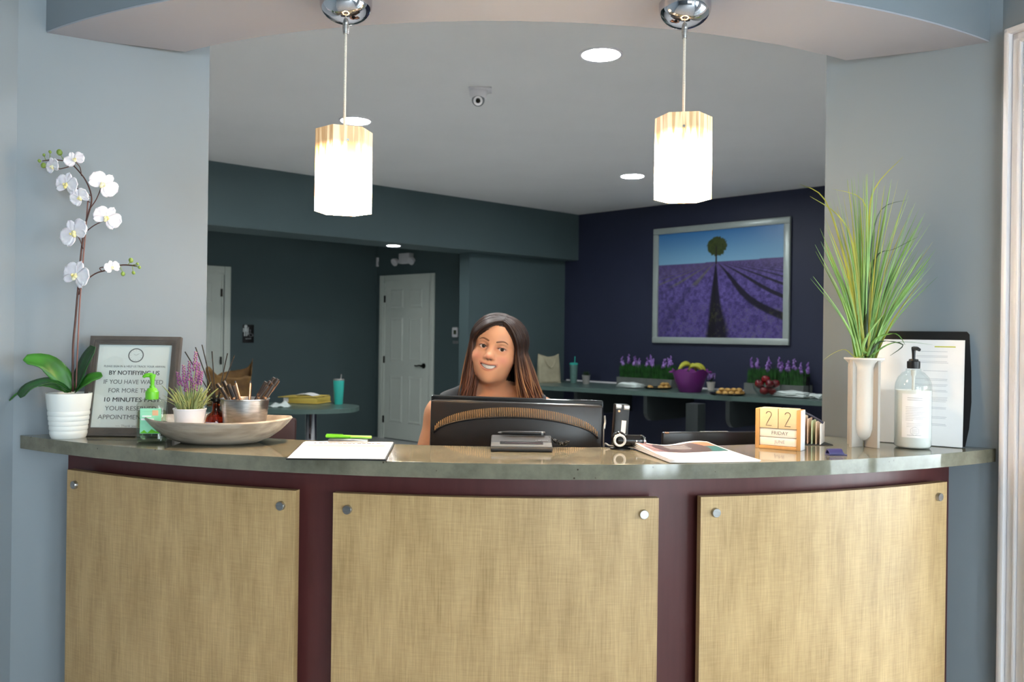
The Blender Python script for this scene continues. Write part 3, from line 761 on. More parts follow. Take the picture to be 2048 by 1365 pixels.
# hand sanitizer
M['greenp'] = mat('bright_green_plastic', (104, 190, 44), 0.35, var=0.08)
M['label_green'] = mat('mint_label', (112, 206, 160), 0.5, rgb2=(160, 226, 190), scale=18)
M['label_or'] = mat('pale_orange_print', (240, 190, 150), 0.5)
sb = PZ(303, 886, CT)
san = thing('hand_sanitizer', 'clear hand sanitizer bottle with green pump in front of the notice', 'pump bottle', sb, 0.12)
def ovbox(w, d, z0, z1, shoulder, neck, n=40, e=3.2):
    """bottle of rounded-rectangle section: list of rings"""
    mb = MB(); vs = []; fs = []
    rings = [(0.90, z0), (0.98, z0 + 0.003), (1.0, z0 + 0.009), (1.0, z1 - shoulder)]
    for k in range(1, 7):
        t = k / 6.0; rings.append((1 - (1 - neck / w * 2) * (1 - math.cos(t * PI / 2)) ** 1.0, z1 - shoulder + shoulder * math.sin(t * PI / 2)))
    for sc, z in rings:
        bl = min(1.0, max(0.0, (sc - neck / w * 2) / (1 - neck / w * 2)))
        for k in range(n):
            a = 2 * PI * k / n; ca, sa = math.cos(a), math.sin(a)
            ex = 2.0 / (2 + (e - 2) * bl); x = abs(ca) ** ex * (1 if ca > 0 else -1); y = abs(sa) ** ex * (1 if sa > 0 else -1)
            dd_ = d / 2 * bl + neck * (1 - bl)
            vs.append((x * w / 2 * sc, y * dd_ * (sc if bl > 0.9 else 1), z))
    m = len(rings)
    for i in range(m - 1):
        for k in range(n): fs.append((i * n + k, i * n + (k + 1) % n, (i + 1) * n + (k + 1) % n, (i + 1) * n + k))
    fs.append(tuple(reversed(range(n)))); fs.append(tuple(range((m - 1) * n, m * n)))
    return mb.add(vs, fs)
ovbox(.072, .040, 0.0, .110, .022, .013).build('bottle', 'clearwarm', san, smooth=60)
ovbox(.066, .034, .003, .080, .004, .028).build('gel', 'gel', san, smooth=60)
lb = MB().box((0.003, -.0205, .056), (.050, .0006, .062)).build('label', 'label_green', san, smooth=0)
MB().box((.014, -.0210, .076), (.014, .0004, .013)).build('label_print', 'label_or', lb, smooth=0)
MB().box((-.004, -.0210, .060), (.03, .0004, .004)).box((-.006, -.0210, .068), (.022, .0004, .003)).build('label_print', 'paper', lb, smooth=0)
pv = [(-.022, .026), (-.012, .034), (-.004, .027), (.006, .036), (.016, .03), (.028, .038), (.028, .026)]
MB().prism(pv, 0.0, .0005, Matrix.Rotation(PI / 2, 3, 'X'), (0, -.0210, 0)).build('label_print', 'greenp', lb, smooth=0)
MB().tube([(0, 0, .012), (0, 0, .10)], .0022, 8).build('dip_tube', 'clearwarm', san)
pc = MB().lathe([(0, .108), (.0155, .108), (.0158, .127), (.0125, .130), (.011, .135), (.0065, .137), (.0065, .142), (0, .142)], 28).build('pump_collar', 'greenp', san)
nz_ = MB().lathe([(0, .140), (.0042, .140), (.0055, .158), (.008, .166), (.008, .170), (0, .172)], 20)
nz_.tube(smooth_path([(0, 0, .1675), (-.010, -.002, .168), (-.017, -.003, .166), (-.020, -.003, .162)], 3), [.006, .006, .006, .0055, .0052, .005, .0046, .0042, .0036, .003], 10)
nz_.build('pump_head', 'greenp', pc, smooth=50)

# wooden bowl with pens, lavender and diffuser
M['wood'] = mat('bleached_wood', (176, 166, 152), 0.55, rgb2=(138, 128, 116), scale=7, stretch=(1.2, 6, 7), bump=0.08, detail=6)
bb = PZ(438, 893, CT); BY = bb.y + 0.070
bo = P(438, 893, BY)
bowl = thing('dough_bowl', 'long bleached wooden bowl holding pens, lavender and diffuser', 'bowl', (bo.x, BY, CT), 0.03)
A_, B_, H_ = .181, .118, .072
def bowl_mesh():
    mb = MB(); n = 56
    prof = [(0.0, 0.0), (.42, 0.0), (.55, .003), (.70, .013), (.84, .029), (.94, .045), (1.0, .057), (.985, .0605), (.955, .058), (.88, .043), (.75, .027), (.58, .018), (.40, .016), (0.0, .015)]
    vs = []; fs = []
    for r, z in prof:
        for k in range(n):
            a = 2 * PI * k / n
            lift = .006 * (math.cos(a) ** 4) * (z / .057)
            vs.append((A_ * r * math.cos(a), B_ * r * math.sin(a), z + lift))
    for i in range(len(prof) - 1):
        for k in range(n): fs.append((i * n + k, i * n + (k + 1) % n, (i + 1) * n + (k + 1) % n, (i + 1) * n + k))
    return mb.add(vs, fs)
bm = bowl_mesh(); me = bm.mesh('vessel', 'wood', smooth=60)
bmx = bmesh.new(); bmx.from_mesh(me); bmesh.ops.remove_doubles(bmx, verts=bmx.verts, dist=1e-5); bmesh.ops.recalc_face_normals(bmx, faces=bmx.faces); bmx.to_mesh(me); bmx.free()
inst('vessel', me, bowl)
MB().sphere((-.150, .035, .042), (.012, .006, .007), 10, 6).build('knot_hole', 'soil', bowl)
floorZ = CT + .0165
# lavender in white tin
M['lav_leaf'] = mat('sage_foliage', (132, 150, 98), 0.6, rgb2=(176, 176, 112), scale=50)
M['lav_fl'] = mat('dusty_lavender', (168, 98, 148), 0.6, rgb2=(126, 74, 124), scale=90)
lp_ = P(380, 845, BY - 0.01); 
lav = thing('potted_lavender', 'small white pot of artificial lavender standing in the wooden bowl', 'potted plant', (lp_.x, BY - 0.012, floorZ))
MB().lathe([(0, 0), (.030, 0), (.031, .002), (.0325, .010), (.0335, .012), (.0328, .014), (.0340, .021), (.0350, .023), (.0342, .025), (.0385, .064), (.0405, .068), (.0400, .070), (.0370, .069), (.0365, .060), (0, .060)], 40).build('pot', 'white', lav)
lr = random.Random(3)
leafmb = MB()
for k in range(90):
    a = lr.uniform(0, 2 * PI); r0 = lr.uniform(0, .026); lean = lr.uniform(.1, .55) if k < 70 else lr.uniform(.6, 1.0); h = lr.uniform(.045, .085)
    b0 = Vector((r0 * math.cos(a), r0 * math.sin(a), .058)); d_ = Vector((math.cos(a) * lean, math.sin(a) * lean, 1)).normalized()
    pth = [b0, b0 + d_ * h * .5, b0 + d_ * h + Vector((math.cos(a), math.sin(a), -.5)) * h * .18 * lean * 2]
    leafmb.tube(smooth_path(pth, 2), [.0020, .0026, .0024, .0016, .0004], 4, flat=.35)
leafmb.build('foliage', 'lav_leaf', lav, smooth=180, kind='stuff')
for (u, v, h) in ((392, 703, .050), (379, 722, .05), (367, 730, .045), (355, 744, .035), (404, 742, .035), (394, 745, .045), (383, 755, .04), (398, 725, .04), (371, 760, .03)):
    tp = P(u, v, BY - .012 + lr.uniform(-.015, .015)) - Vector(lav.location); base = Vector((tp.x * .35, tp.y * .5, .062))
    dirv = (tp - base).normalized(); sp = MB().tube([base, tp], .0011, 5).build('flower_stem', 'lav_leaf', lav)
    fm = MB(); nn = 26
    for k in range(nn):
        t = k / nn; c = tp - dirv * h * (1 - t); a = k * 2.4; rr = .0052 * (1 - .55 * t)
        fm.sphere(c + Vector((math.cos(a) * rr, math.sin(a) * rr, 0)), .0028 * (1 - .3 * t), 6, 5)
    fm.build('blossom', 'lav_fl', sp, smooth=180)
# reed diffuser
M['reed'] = mat('dark_reed', (44, 38, 32), 0.6)
M['difflabel'] = mat('printed_diffuser_label', (214, 206, 216), 0.5, rgb2=(170, 180, 214), scale=160)
dp = P(432, 850, BY + .02)
DS = 1.27
dif = thing('reed_diffuser', 'amber glass reed diffuser between the lavender pot and metal bucket', 'reed diffuser', (dp.x, BY + .02, floorZ))
MB().lathe(zs([(0, 0), (.024, 0), (.026, .004), (.026, .030), (.022, .040), (.011, .046), (.0095, .049), (.0095, .066), (.0135, .068), (.0135, .072), (.008, .072), (.008, .049), (.0095, .044), (.020, .038), (.0235, .030), (.0235, .004), (0, .0035)], DS), 32).build('bottle', 'amber', dif, smooth=60)
MB().lathe(zs([(0, .0045), (.0230, .0045), (.0230, .026), (0, .026)], DS), 28).build('oil', mat('amber_oil', (150, 60, 20), 0.1, var=.05), dif)
MB().lathe(zs([(.0098, .0675), (.0142, .0675), (.0142, .0725), (.0098, .0725), (.0098, .0675)], DS), 24).build('collar', 'bronze', dif)
lbm = MB(); 
for k in range(10):
    a0, a1 = [math.radians(-140 + (x) * 8) for x in (k, k + 1)]
    lbm.add([(.0264 * math.cos(a), .0264 * math.sin(a), z) for a in (a0, a1) for z in (.012, .034)], [(0, 2, 3, 1)])
lbm.build('label', 'difflabel', dif)
for (u, v, dy) in ((370, 704, .02), (391, 695, .03), (404, 690, .02), (424, 703, -.01), (455, 707, .02), (469, 711, .01), (408, 742, -.03)):
    tp = P(u, v, BY + .02 + dy) - Vector(dif.location); d_ = Vector((tp.x, tp.y, tp.z - .066 * DS)); b0 = Vector((0, 0, .066 * DS)) + Vector((tp.x, tp.y, 0)).normalized() * .003
    MB().tube([b0 - d_ * .42 * min(1, .05 / max(.02, d_.z) * 1.6), tp], .0015, 6).build('reed', 'reed', dif)
# metal bucket and pens
bk = P(490, 850, BY - .004)
bkt = thing('metal_bucket', 'brushed metal bucket full of pens in the wooden bowl', 'bucket', (bk.x, BY - .006, floorZ))
MB().lathe([(0, 0), (.0470, 0), (.0480, .002), (.0585, .092), (.0600, .0935), (.0600, .0955), (.0585, .096), (.0572, .0945), (.0465, .003), (0, .003)], 48).build('vessel', 'steel', bkt)
M['penblack'] = mat('black_pen_barrel', (46, 40, 38), 0.35, var=0.2)
M['pengold'] = mat('rose_gold_pen', (188, 140, 104), 0.25, 0.7)
def pen(tip_uv, dy, kind, label, group, lean_base):
    tp = P(tip_uv[0], tip_uv[1], BY - .006 + dy); base = Vector((bk.x + lean_base[0], BY - .006 + lean_base[1], floorZ + .006))
    d_ = (tp - base); Ln = d_.length
    t = thing('pen', label, 'pen', base, group=group, rot=d_.to_track_quat('Z', 'Y').to_euler())
    if kind == 'black':
        MB().lathe([(0, 0), (.0042, 0.0), (.0048, .01), (.0048, Ln - .002), (.0042, Ln), (0, Ln)], 12).build('barrel', 'penblack', t)
        MB().lathe([(.0049, Ln - .040), (.0051, Ln - .0395), (.0051, Ln - .036), (.0049, Ln - .0355)], 12).build('ring', 'pengold', t)
        MB().box((0, -.0058, Ln - .018), (.0022, .0016, .032)).build('clip', 'pengold', t)
    else:
        MB().lathe([(0, 0), (.003, 0), (.0032, .01), (.0032, Ln - .001), (0, Ln)], 10).build('barrel', 'pengold', t)
        MB().lathe([(0, Ln - .001), (.0024, Ln - .001), (.0022, Ln + .004), (0, Ln + .005)], 10).build('tip', 'penblack', t)
    return t
ORD = ('leftmost', 'second', 'third', 'fourth', 'fifth', 'rightmost')
for k, (u, v, dy, bx_, by_) in enumerate(((434, 768, .0, .020, .0), (443, 776, -.016, .012, -.012), (447, 763, .014, .016, .01), (457, 769, -.010, .010, -.01), (466, 772, .006, .006, .012))):
    pen((u, v), dy, 'black', ORD[k] + ' black pen of the bunch leaning left in the metal bucket', 'pens at the left of the bucket', (bx_, by_))
for k, (u, v, dy, bx_, by_) in enumerate(((532, 764, .010, -.022, .012), (536, 772, -.02, -.026, -.014), (541, 763, -.012, -.018, -.010), (547, 770, -.018, -.004, -.018), (549, 756, .012, -.014, .014), (556, 759, -.004, -.008, -.004))):
    pen((u, v), dy, 'black', ORD[k] + ' black pen of the fan leaning right in the metal bucket', 'pens at the right of the bucket', (bx_, by_))
pen((471, 766), -.02, 'gold', 'thin rose-gold pen leaning left in the metal bucket', 'rose-gold pens', (.012, .0))
pen((501, 766), .02, 'gold', 'thin rose-gold pen standing upright in the metal bucket', 'rose-gold pens', (.004, .012))

# clipboard with sign-in sheet, green pen
cp = [PZ(*q, CT + .004) for q in ((572, 917), (772, 919), (789, 886), (606, 884))]
ctr = sum(cp, Vector()) / 4; ctr.z = CT
clip = thing('clipboard', 'dark clipboard with printed sign-in sheets at the counter edge', 'clipboard', ctr)
loc = [c - ctr for c in cp]
MB().prism([(p.x, p.y) for p in loc], .0005, .0035).build('board', 'blackp', clip, smooth=0)
for k in range(3):
    s = .97 - .008 * k; dx = .001 * k
    MB().prism([(p.x * s + dx, p.y * s + .0015 * k) for p in loc], .0036 + .0008 * k, .0043 + .0008 * k).build('sheet', 'paper', clip, smooth=0)
prn = MB()
def on_sheet(a, b): return (loc[0] * (1 - a) + loc[1] * a) * (1 - b) + (loc[3] * (1 - a) + loc[2] * a) * b
def strip_on(mb, a0, a1, b0, b1, z):
    q = [on_sheet(a0, b0), on_sheet(a1, b0), on_sheet(a1, b1), on_sheet(a0, b1)]
    mb.add([(p.x, p.y, z) for p in q], [(0, 1, 2, 3)])
for k in range(14): strip_on(prn, .14 + k * .052, .14 + k * .052 + (.045 if k % 4 else .028), .84, .88, .0064)
prn.build('printed_heading', 'ink', clip, smooth=0)
pr2 = MB(); strip_on(pr2, .1, .92, .64, .77, .0064); pr2.build('printed_band', mat('pale_tan_print', (226, 204, 170), .7), clip, smooth=0)
pr3 = MB()
for k in range(10): strip_on(pr3, .08, .94, .08 + k * .054, .083 + k * .054, .0064)
pr3.build('ruled_lines', 'inkpale', clip, smooth=0)
mid = on_sheet(.5, .955)
MB().box((mid.x, mid.y, .009), (.10, .014, .009), bev=.003).build('clip', 'steel', clip)
gp0, gp1 = P(651, 882.5, ctr.y + .148), P(743, 886, ctr.y + .140)
gz = CT + .0175
gp0.z = gp1.z = gz
d_ = gp1 - gp0; Ln = d_.length
gpen = thing('ballpoint_pen', 'bright green ballpoint pen lying across the clipboard clip', 'pen', gp0, rot=d_.to_track_quat('Z', 'Y').to_euler())
MB().lathe([(0, 0), (.0035, .001), (.0042, .004), (.0042, Ln * .55), (0, Ln * .55)], 14).build('cap', 'greenp', gpen)
MB().lathe([(0, Ln * .54), (.0036, Ln * .54), (.0036, Ln - .002), (.003, Ln), (0, Ln)], 14).build('barrel', mat('lime_plastic', (150, 220, 90), .3), gpen)
MB().box((0, .0052, Ln * .2), (.003, .0016, Ln * .36)).build('pocket_clip', 'greenp', gpen)

# ------------------------------------------------------------------ things on the counter, centre and right
# signature pad with stylus
sp0 = PZ(1043, 905, CT)
pad = thing('signature_pad', 'grey and black signature pad at the back edge of the worktop', 'signature pad', (sp0.x, sp0.y, CT), 0.0)
W = .149
def wedge(x0, x1, pts): 
    mb = MB(); n = len(pts)
    vs = [(x0, y, z) for y, z in pts] + [(x1, y, z) for y, z in pts]
    return mb.add(vs, [tuple(range(n)), tuple(reversed(range(n, 2 * n)))] + [(i, n + i, n + (i + 1) % n, (i + 1) % n) for i in range(n)])
o = wedge(-W / 2, W / 2, [(0, .001), (0, .008), (.004, .011), (.045, .018), (.088, .030), (.098, .028), (.098, .001)]).build('body', mat('matte_black_plastic', (30, 30, 31), .6), pad, smooth=0)
b_ = o.modifiers.new('bevel', 'BEVEL'); b_.width = .003; b_.segments = 2
Rm = Matrix.Rotation(math.atan2(.007, .041), 3, 'X')
MB().box((0, .0225, .0148), (W * .985, .034, .0016), Rm, bev=.0006).build('front_plate', mat('mid_grey_plastic', (84, 87, 88), .6, spec=.3), pad)
scr = MB().box((0, .034, .0172), (W * .70, .022, .0014), Rm).build('screen', 'blackg', pad)
MB().box((0.005, .031, .0178), (W * .60, .0012, .0004), Rm).build('signature_line', mat('pinkish_line', (120, 90, 96), .5), scr)
text('e signature', .007, 'grey', pad, (.05, .052, .0215), (math.radians(17), 0, 0), name='maker_print')
MB().tube([(.028, .100, .022), (.028, .100, .036)], .006, 10).build('pen_rest', 'darkgrey', pad)
st = thing('stylus', 'black stylus pen resting on top of the signature pad', 'stylus', (sp0.x - .058, sp0.y + .086, CT + .0365), rot=(0, PI / 2 + .01, 0))
MB().lathe([(0, 0), (.0012, .001), (.0035, .016), (.0046, .03), (.0046, .112), (.004, .117), (0, .118)], 14).build('barrel', 'blackp', st)
MB().lathe([(0, -.0005), (.0014, .001), (.003, .0135), (0, .0135)], 12).build('tip', 'grey', st)
MB().lathe([(.0048, .108), (.0048, .112), (.0042, .113)], 14).build('end_ring', 'grey', st)
# tangled coil cord
cr = random.Random(5); cpts = []
for k in range(15):
    a = k * 1.9; rr = .012 + .007 * math.sin(k * 1.3)
    cpts.append((W / 2 + .022 + rr * math.cos(a) + .0013 * k - .006, .060 + .016 * math.sin(a * .8), .008 + .009 * abs(math.sin(k * 1.1)) + (.004 if k < 4 else 0)))
cpts = [(W / 2 - .006, .080, .026)] + cpts
base = smooth_path(cpts, 10); hel = []
for i, p in enumerate(base):
    for j in range(3):
        q = base[min(i + 1, len(base) - 1)]; f_ = p.lerp(q, j / 3); a = (i * 3 + j) * 1.05
        hel.append(f_ + Vector((0, math.cos(a), math.sin(a))) * .0024)
MB().tube(hel, .0012, 5).build('coil_cord', 'bronze', pad, smooth=180)

# webcam
M['ltgrey'] = mat('pale_silver_ring', (222, 218, 214), 0.3, var=.03)
wc = PZ(1250, 899, CT); wy = wc.y
web = thing('webcam', 'black webcam with silver lens ring beside the signature pad', 'webcam', (wc.x, wy, CT))
lc = P(1239, 881, wy - .012) - Vector(web.location)
Rf = Matrix.Rotation(PI / 2, 3, 'X')
cyl = P(1254, 882, wy) - Vector(web.location); cyr = P(1290, 882.5, wy + .012) - Vector(web.location)
path = [cyl + (cyr - cyl) * t for t in (-.6, 0, .55, .72, .9, 1.0)]
MB().tube(path, [.0145, .0152, .0152, .0155, .014, .010], 24).build('barrel', 'blackg', web)
hd = MB().sphere(lc + Vector((0, .012, 0)), (.019, .016, .021), 24, 16).build('head', 'blackg', web)
MB().lathe([(.0095, .0), (.0155, .0), (.0158, .006), (.0135, .0085), (.0100, .0070), (.0095, .0)], 32, lc + Vector((0, 0, 0)), R=Rf).build('lens_ring', 'ltgrey', hd)
MB().lathe([(0, .0), (.0097, .0), (.0097, .004), (.006, .0055), (0, .006)], 28, lc, R=Rf).build('lens', 'blackg', hd)
mk = cyl + (cyr - cyl) * .48 + Vector((0, -.0156, .001))
MB().sphere(mk, (.0020, .0004, .0022), 10, 6).build('emblem', 'paper', web)
text('logitech', .0036, 'ltgrey', web, mk + Vector((0, -.0002, -.0058)), name='maker_print')
MB().tube([cyr + (cyl - cyr) * .30 + Vector((0, -.002, 0)), cyr + (cyl - cyr) * .22], .0156, 24).build('band', 'chrome', web)
ft = MB().lathe([(0, 0), (.017, 0), (.017, .003), (.008, .006), (0, .006)], 24, (lc.x + .004, .002, 0.0), sx=1.5)
ft.build('foot', 'blackp', web)
cbl = MB().tube(smooth_path([(lc.x + .0, .012, .006), (lc.x - .02, .03, .004), (lc.x - .03, .05, .004), (lc.x - .035, .06, -.05)], 4), .0022, 6).build('cable', 'grey', web)

# brochures
bc = [PZ(*q, CT + .003) for q in ((1340, 925), (1520, 922), (1412, 891), (1262, 896))]
ctr = sum(bc, Vector()) / 4; ctr.z = CT
bro = thing('brochures', 'stack of glossy brochures curling at the middle of the counter edge', 'brochures', ctr)
lb_ = [c - ctr for c in bc]
def bq(a, b, z=0):
    p = (lb_[0] * (1 - a) + lb_[1] * a) * (1 - b) + (lb_[3] * (1 - a) + lb_[2] * a) * b
    lift = .007 * b * b * (1 + .6 * math.cos(a * 7.5)) + .004 * (1 - a) ** 4
    return (p.x, p.y, z + lift * (z / .004 if z < .004 else 1))
for k in range(4):
    z = .0012 + k * .0009; s_ = .0012 * k
    o = MB().grid(lambda a, b: (bq(a, b, z)[0] + s_, bq(a, b, z)[1] + s_ * .6, bq(a, b, z)[2]), 14, 10).build('sheet', 'paper', bro, smooth=180)
    m_ = o.modifiers.new('thick', 'SOLIDIFY'); m_.thickness = .0005
nx, ny = 70, 30; mbp = MB().grid(lambda a, b: (bq(.04 + .92 * a, .50 + .44 * b, .0042)[0] + .004, bq(.04 + .92 * a, .50 + .44 * b, .0042)[1] + .002, bq(.04 + .92 * a, .50 + .44 * b, .0042)[2] + .0004), nx, ny)
cols = []; br = random.Random(2)
for j in range(ny + 1):
    for i in range(nx + 1):
        a, b = i / nx, j / ny
        e = ((a - .47) / .36) ** 2 + ((b - .45) / .75) ** 2
        if e < 1: c = lin((92, 74, 70))
        elif a < .4: c = lin((206, 150, 146)) if math.sin(a * 40 + b * 9) > 0 else lin((120, 112, 122))
        elif a > .72: c = lin((66, 120, 118)) if b < .6 else lin((222, 142, 108))
        else: c = lin((196, 160, 150))
        cols.append(c)
mbp.build('cover_print', mat_attr('printed_cover', .3, coat=.3), bro, smooth=180, cols=cols, recalc=False)
tm = MB()
for k in range(5):
    def seg(a, k=k): 
        p = bq(.04 + .92 * (.30 + .3 * a), .50 + .44 * (.42 + .09 * k + .03 * math.sin(a * 6)), .0042); return Vector((p[0] + .004, p[1] + .002, p[2] + .0012))
    tm.tube([seg(i / 6) for i in range(7)], .0007 if k else .001, 4)
tm.build('cover_lettering', 'inkpale', bro)

# perpetual calendar of wooden blocks
M['bamboo'] = mat('pale_bamboo', (226, 184, 130), 0.45, var=0.12, scale=10, stretch=(1, 8, 8))
M['bamboo_dark'] = mat('honey_bamboo', (206, 158, 100), 0.45, var=0.12, scale=10, stretch=(8, 8, 1))
M['block'] = mat('cream_wood_block', (240, 214, 168), 0.5, var=0.06, scale=10, stretch=(1, 8, 8))
c0 = PZ(1510, 896, CT); c1 = PZ(1601, 903.5, CT)
cd = c1 - c0; W = cd.length; rz = math.atan2(cd.y, cd.x)
cal = thing('block_calendar', 'wooden block calendar reading 22 FRIDAY JUNE at the right of the counter', 'calendar', c0, rz)
H = .101; D = .042; tk = .010
MB().box((tk / 2, D / 2, H / 2), (tk, D, H), bev=.001).build('frame_side', 'bamboo_dark', cal)
MB().box((W - tk / 2, D / 2, H / 2), (tk, D, H), bev=.001).build('frame_side', 'bamboo_dark', cal)
MB().box((W - .0004 + .0005, D / 2, H / 2), (.0008, D - .001, H - .001)).build('frame_veneer', 'white', cal, smooth=0)
MB().box((W / 2, D / 2, .004), (W - 2 * tk, D, .008), bev=.001).build('frame_base', 'bamboo_dark', cal)
bwid = (W - 2 * tk) / 2 - .0008; bz0 = H * .52
for k in (0, 1):
    xx = tk + bwid / 2 + .0004 + k * (bwid + .0012)
    bl = MB().box((xx, D / 2, (bz0 + H + .002) / 2), (bwid, D - .004, H + .002 - bz0), bev=.0012).build('number_block', 'block', cal)
    # numeral 2 drawn as a fine line
    cx_, cz_ = xx, (bz0 + H) / 2; w2, h2 = .0068, .0175
    pts = [(cx_ + w2 * math.cos(math.radians(a)), .0016, cz_ + h2 - w2 + w2 * math.sin(math.radians(a))) for a in range(170, -40, -15)]
    pts += [(cx_ - w2 * .3, .0016, cz_ - h2 * .45), (cx_ - w2, .0016, cz_ - h2), (cx_ + w2 * 1.1, .0016, cz_ - h2)]
    MB().tube(pts, .0007, 5).build('numeral', 'ink', bl)
M['whiteblock'] = mat('white_wood_block', (244, 236, 224), 0.5, var=.03)
for (z0, z1, s_, sz, m_) in ((.030, .0515, 'FRIDAY', .0125, 'inkgrey'), (.0085, .0295, 'JUNE', .0115, 'inkpale')):
    bl = MB().box((W / 2, D / 2 + .0015, (z0 + z1) / 2), (W - 2 * tk - .001, D - .006, z1 - z0 - .0006), bev=.0008).build('word_block', 'whiteblock', cal)
    text(s_, sz, m_, bl, (W / 2 + .004, .0042, (z0 + z1) / 2 - .004), bold=0, name='lettering')

# folder sorter behind the calendar
fs0 = PZ(1632, 892, CT); 
fl = thing('card_sorter', 'small sorter of pastel envelopes and cards behind the block calendar', 'card holder', (fs0.x, fs0.y + .035, CT), 0.0)
pal = [('pink_card', (214, 150, 190)), ('rose_card', (232, 196, 190)), ('green_card', (130, 200, 110)), ('cream_card', (238, 226, 200)), ('blush_card', (232, 190, 170)), ('sage_card', (196, 214, 180)), ('sand_card', (226, 200, 172)), ('white_card', (240, 232, 226))]
for k, (nm, c) in enumerate(pal):
    x = -.040 + k * .0098; h = (.068, .066, .080, .074, .066, .062, .060, .055)[k]; dpt = .070
    MB().box((x + (.004 if k < 3 else 0), .028 - .004 * k, h / 2 + .002), (.0016 if k > 2 else .0022, dpt, h), (0, 0, -.50), bev=.0006).build('card', mat(nm, c, .6, var=.04), fl)
MB().tube(smooth_path([(-.032, .045, .082), (-.010, .015, .080), (.012, -.018, .066), (.022, -.024, .058)], 4), .0032, 8).build('wire_rail', 'navy', fl)
MB().box((-.002, .016, .001), (.10, .085, .002), bev=.0006).build('base', 'blackp', fl)

# blue clip
cb = PZ(1669, 911, CT)
bcp = thing('chip_clip', 'dark blue plastic clip lying on the worktop before the vase', 'clip', cb, .12)
M['bluep'] = mat('indigo_plastic', (62, 60, 112), 0.35, var=.1)
MB().box((.004, 0, .0018), (.046, .022, .0028), bev=.001).build('base_plate', 'bluep', bcp)
arch = []
for k in range(9):
    a = PI * k / 8; arch.append((-.011 * math.cos(a), .004 + .012 * math.sin(a)))
mb = MB(); n = len(arch); inn = [(y * .72, .0035 + (z - .004) * .72) for y, z in arch]
loop = arch + list(reversed(inn))
vs = [(-.018, y, z) for y, z in loop] + [(.016 + (.004 if z < .008 else 0), y, z) for y, z in loop]; m_ = len(loop)
mb.add(vs, [(i, m_ + i, m_ + (i + 1) % m_, (i + 1) % m_) for i in range(m_)] + [(i, i + 1, m_ - 2 - i, m_ - 1 - i) for i in range(n - 1)] + [(m_ + i, m_ + m_ - 1 - i, m_ + m_ - 2 - i, m_ + i + 1) for i in range(n - 1)])
mb.build('jaw', 'bluep', bcp, smooth=40)

# finned white vase and grass
M['matte_white'] = mat('matte_white_porcelain', (226, 218, 208), 0.5, var=.03)
vb = PZ(1726, 893, CT)
vase = thing('vase', 'white porcelain vase with four vertical fins holding tall grass', 'vase', vb, 0)
M['bisque'] = mat('unglazed_bisque', (176, 168, 158), 0.7, var=.05)
VH = .232; core = [(0, .014), (.014, .018), (.026, .029), (.0325, .048), (.0335, .07), (.0340, VH - .026), (.0390, VH - .014), (.0495, VH - .004), (.0495, VH), (.0460, VH), (.0350, VH - .014), (.0305, VH - .03), (.0305, .05), (0, .03)]
MB().lathe(core, 48).build('body', 'matte_white', vase)
for k in range(4):
    a = math.radians(-62 + 90 * k)
    MB().box((.0275 * math.cos(a), .0275 * math.sin(a), (VH - .006) / 2), (.041, .0095, VH - .006), (0, 0, a), bev=.0012).build('fin', 'bisque', vase)
M['grass'] = mat('green_grass_blade', (112, 152, 62), 0.5, rgb2=(78, 118, 48), scale=30, stretch=(1, 1, .3))
M['grass2'] = mat('pale_grass_blade', (150, 184, 104), 0.5, rgb2=(112, 154, 80), scale=30, stretch=(1, 1, .3))
M['grass3'] = mat('olive_grass_blade', (162, 164, 62), 0.5, rgb2=(124, 128, 48), scale=30, stretch=(1, 1, .3))
M['grass4'] = mat('dark_grass_blade', (44, 66, 36), 0.5, var=.3, scale=30)
gr = thing('artificial_grass', 'tall spray of artificial green grass standing in the finned vase', 'grass', vb + Vector((0, 0, .05)))
g = random.Random(11)
def blade(pts, w, m):
    path = smooth_path(pts, 4); n = len(path) - 1; vs = []; fs = []
    sd_ = Vector((math.cos(g.uniform(-.9, .9)), math.sin(g.uniform(-.9, .9)), 0))
    for i, p in enumerate(path):
        a = i / n; ww = w * (1 - .92 * a ** 2.2) * .5
        t = (path[min(i + 1, n)] - path[max(i - 1, 0)]).normalized(); s = (sd_ - t * sd_.dot(t)).normalized(); nn = s.cross(t)
        vs += [p - s * ww, p + nn * ww * .5, p + s * ww]
    for i in range(n): fs += [(i * 3, i * 3 + 1, i * 3 + 4, i * 3 + 3), (i * 3 + 1, i * 3 + 2, i * 3 + 5, i * 3 + 4)]
    MB().add(vs, fs).build('blade', m, gr, smooth=180, recalc=False)
go = Vector(gr.location)
for k in range(150):
    t = g.random(); tipu = 1640 + 220 * (0.5 + (g.random() - .5) * (0.7 + .3 * g.random()) * 1.25)
    q = abs(tipu - 1745) / 115.0
    tipv = 338 + 95 * q * q + g.random() ** 1.25 * 190
    tipv = min(tipv, 500 + g.random() * 60); ya = vb.y + g.uniform(-.07, .06)
    tip = P(tipu, tipv, ya) - go
    b0 = Vector((g.uniform(-.012, .012), g.uniform(-.012, .012), g.uniform(.09, .12)))
    b1 = Vector((b0.x * .9 + max(-.016, min(.016, tip.x * .11)), b0.y + max(-.012, min(.012, tip.y * .1)), .186)); md = b0.lerp(tip, .60) + Vector((tip.x * -.13, 0, .012))
    blade([b0, b1, md, tip], g.uniform(.0036, .0066), g.choice(['grass', 'grass', 'grass2', 'grass2', 'grass3']))
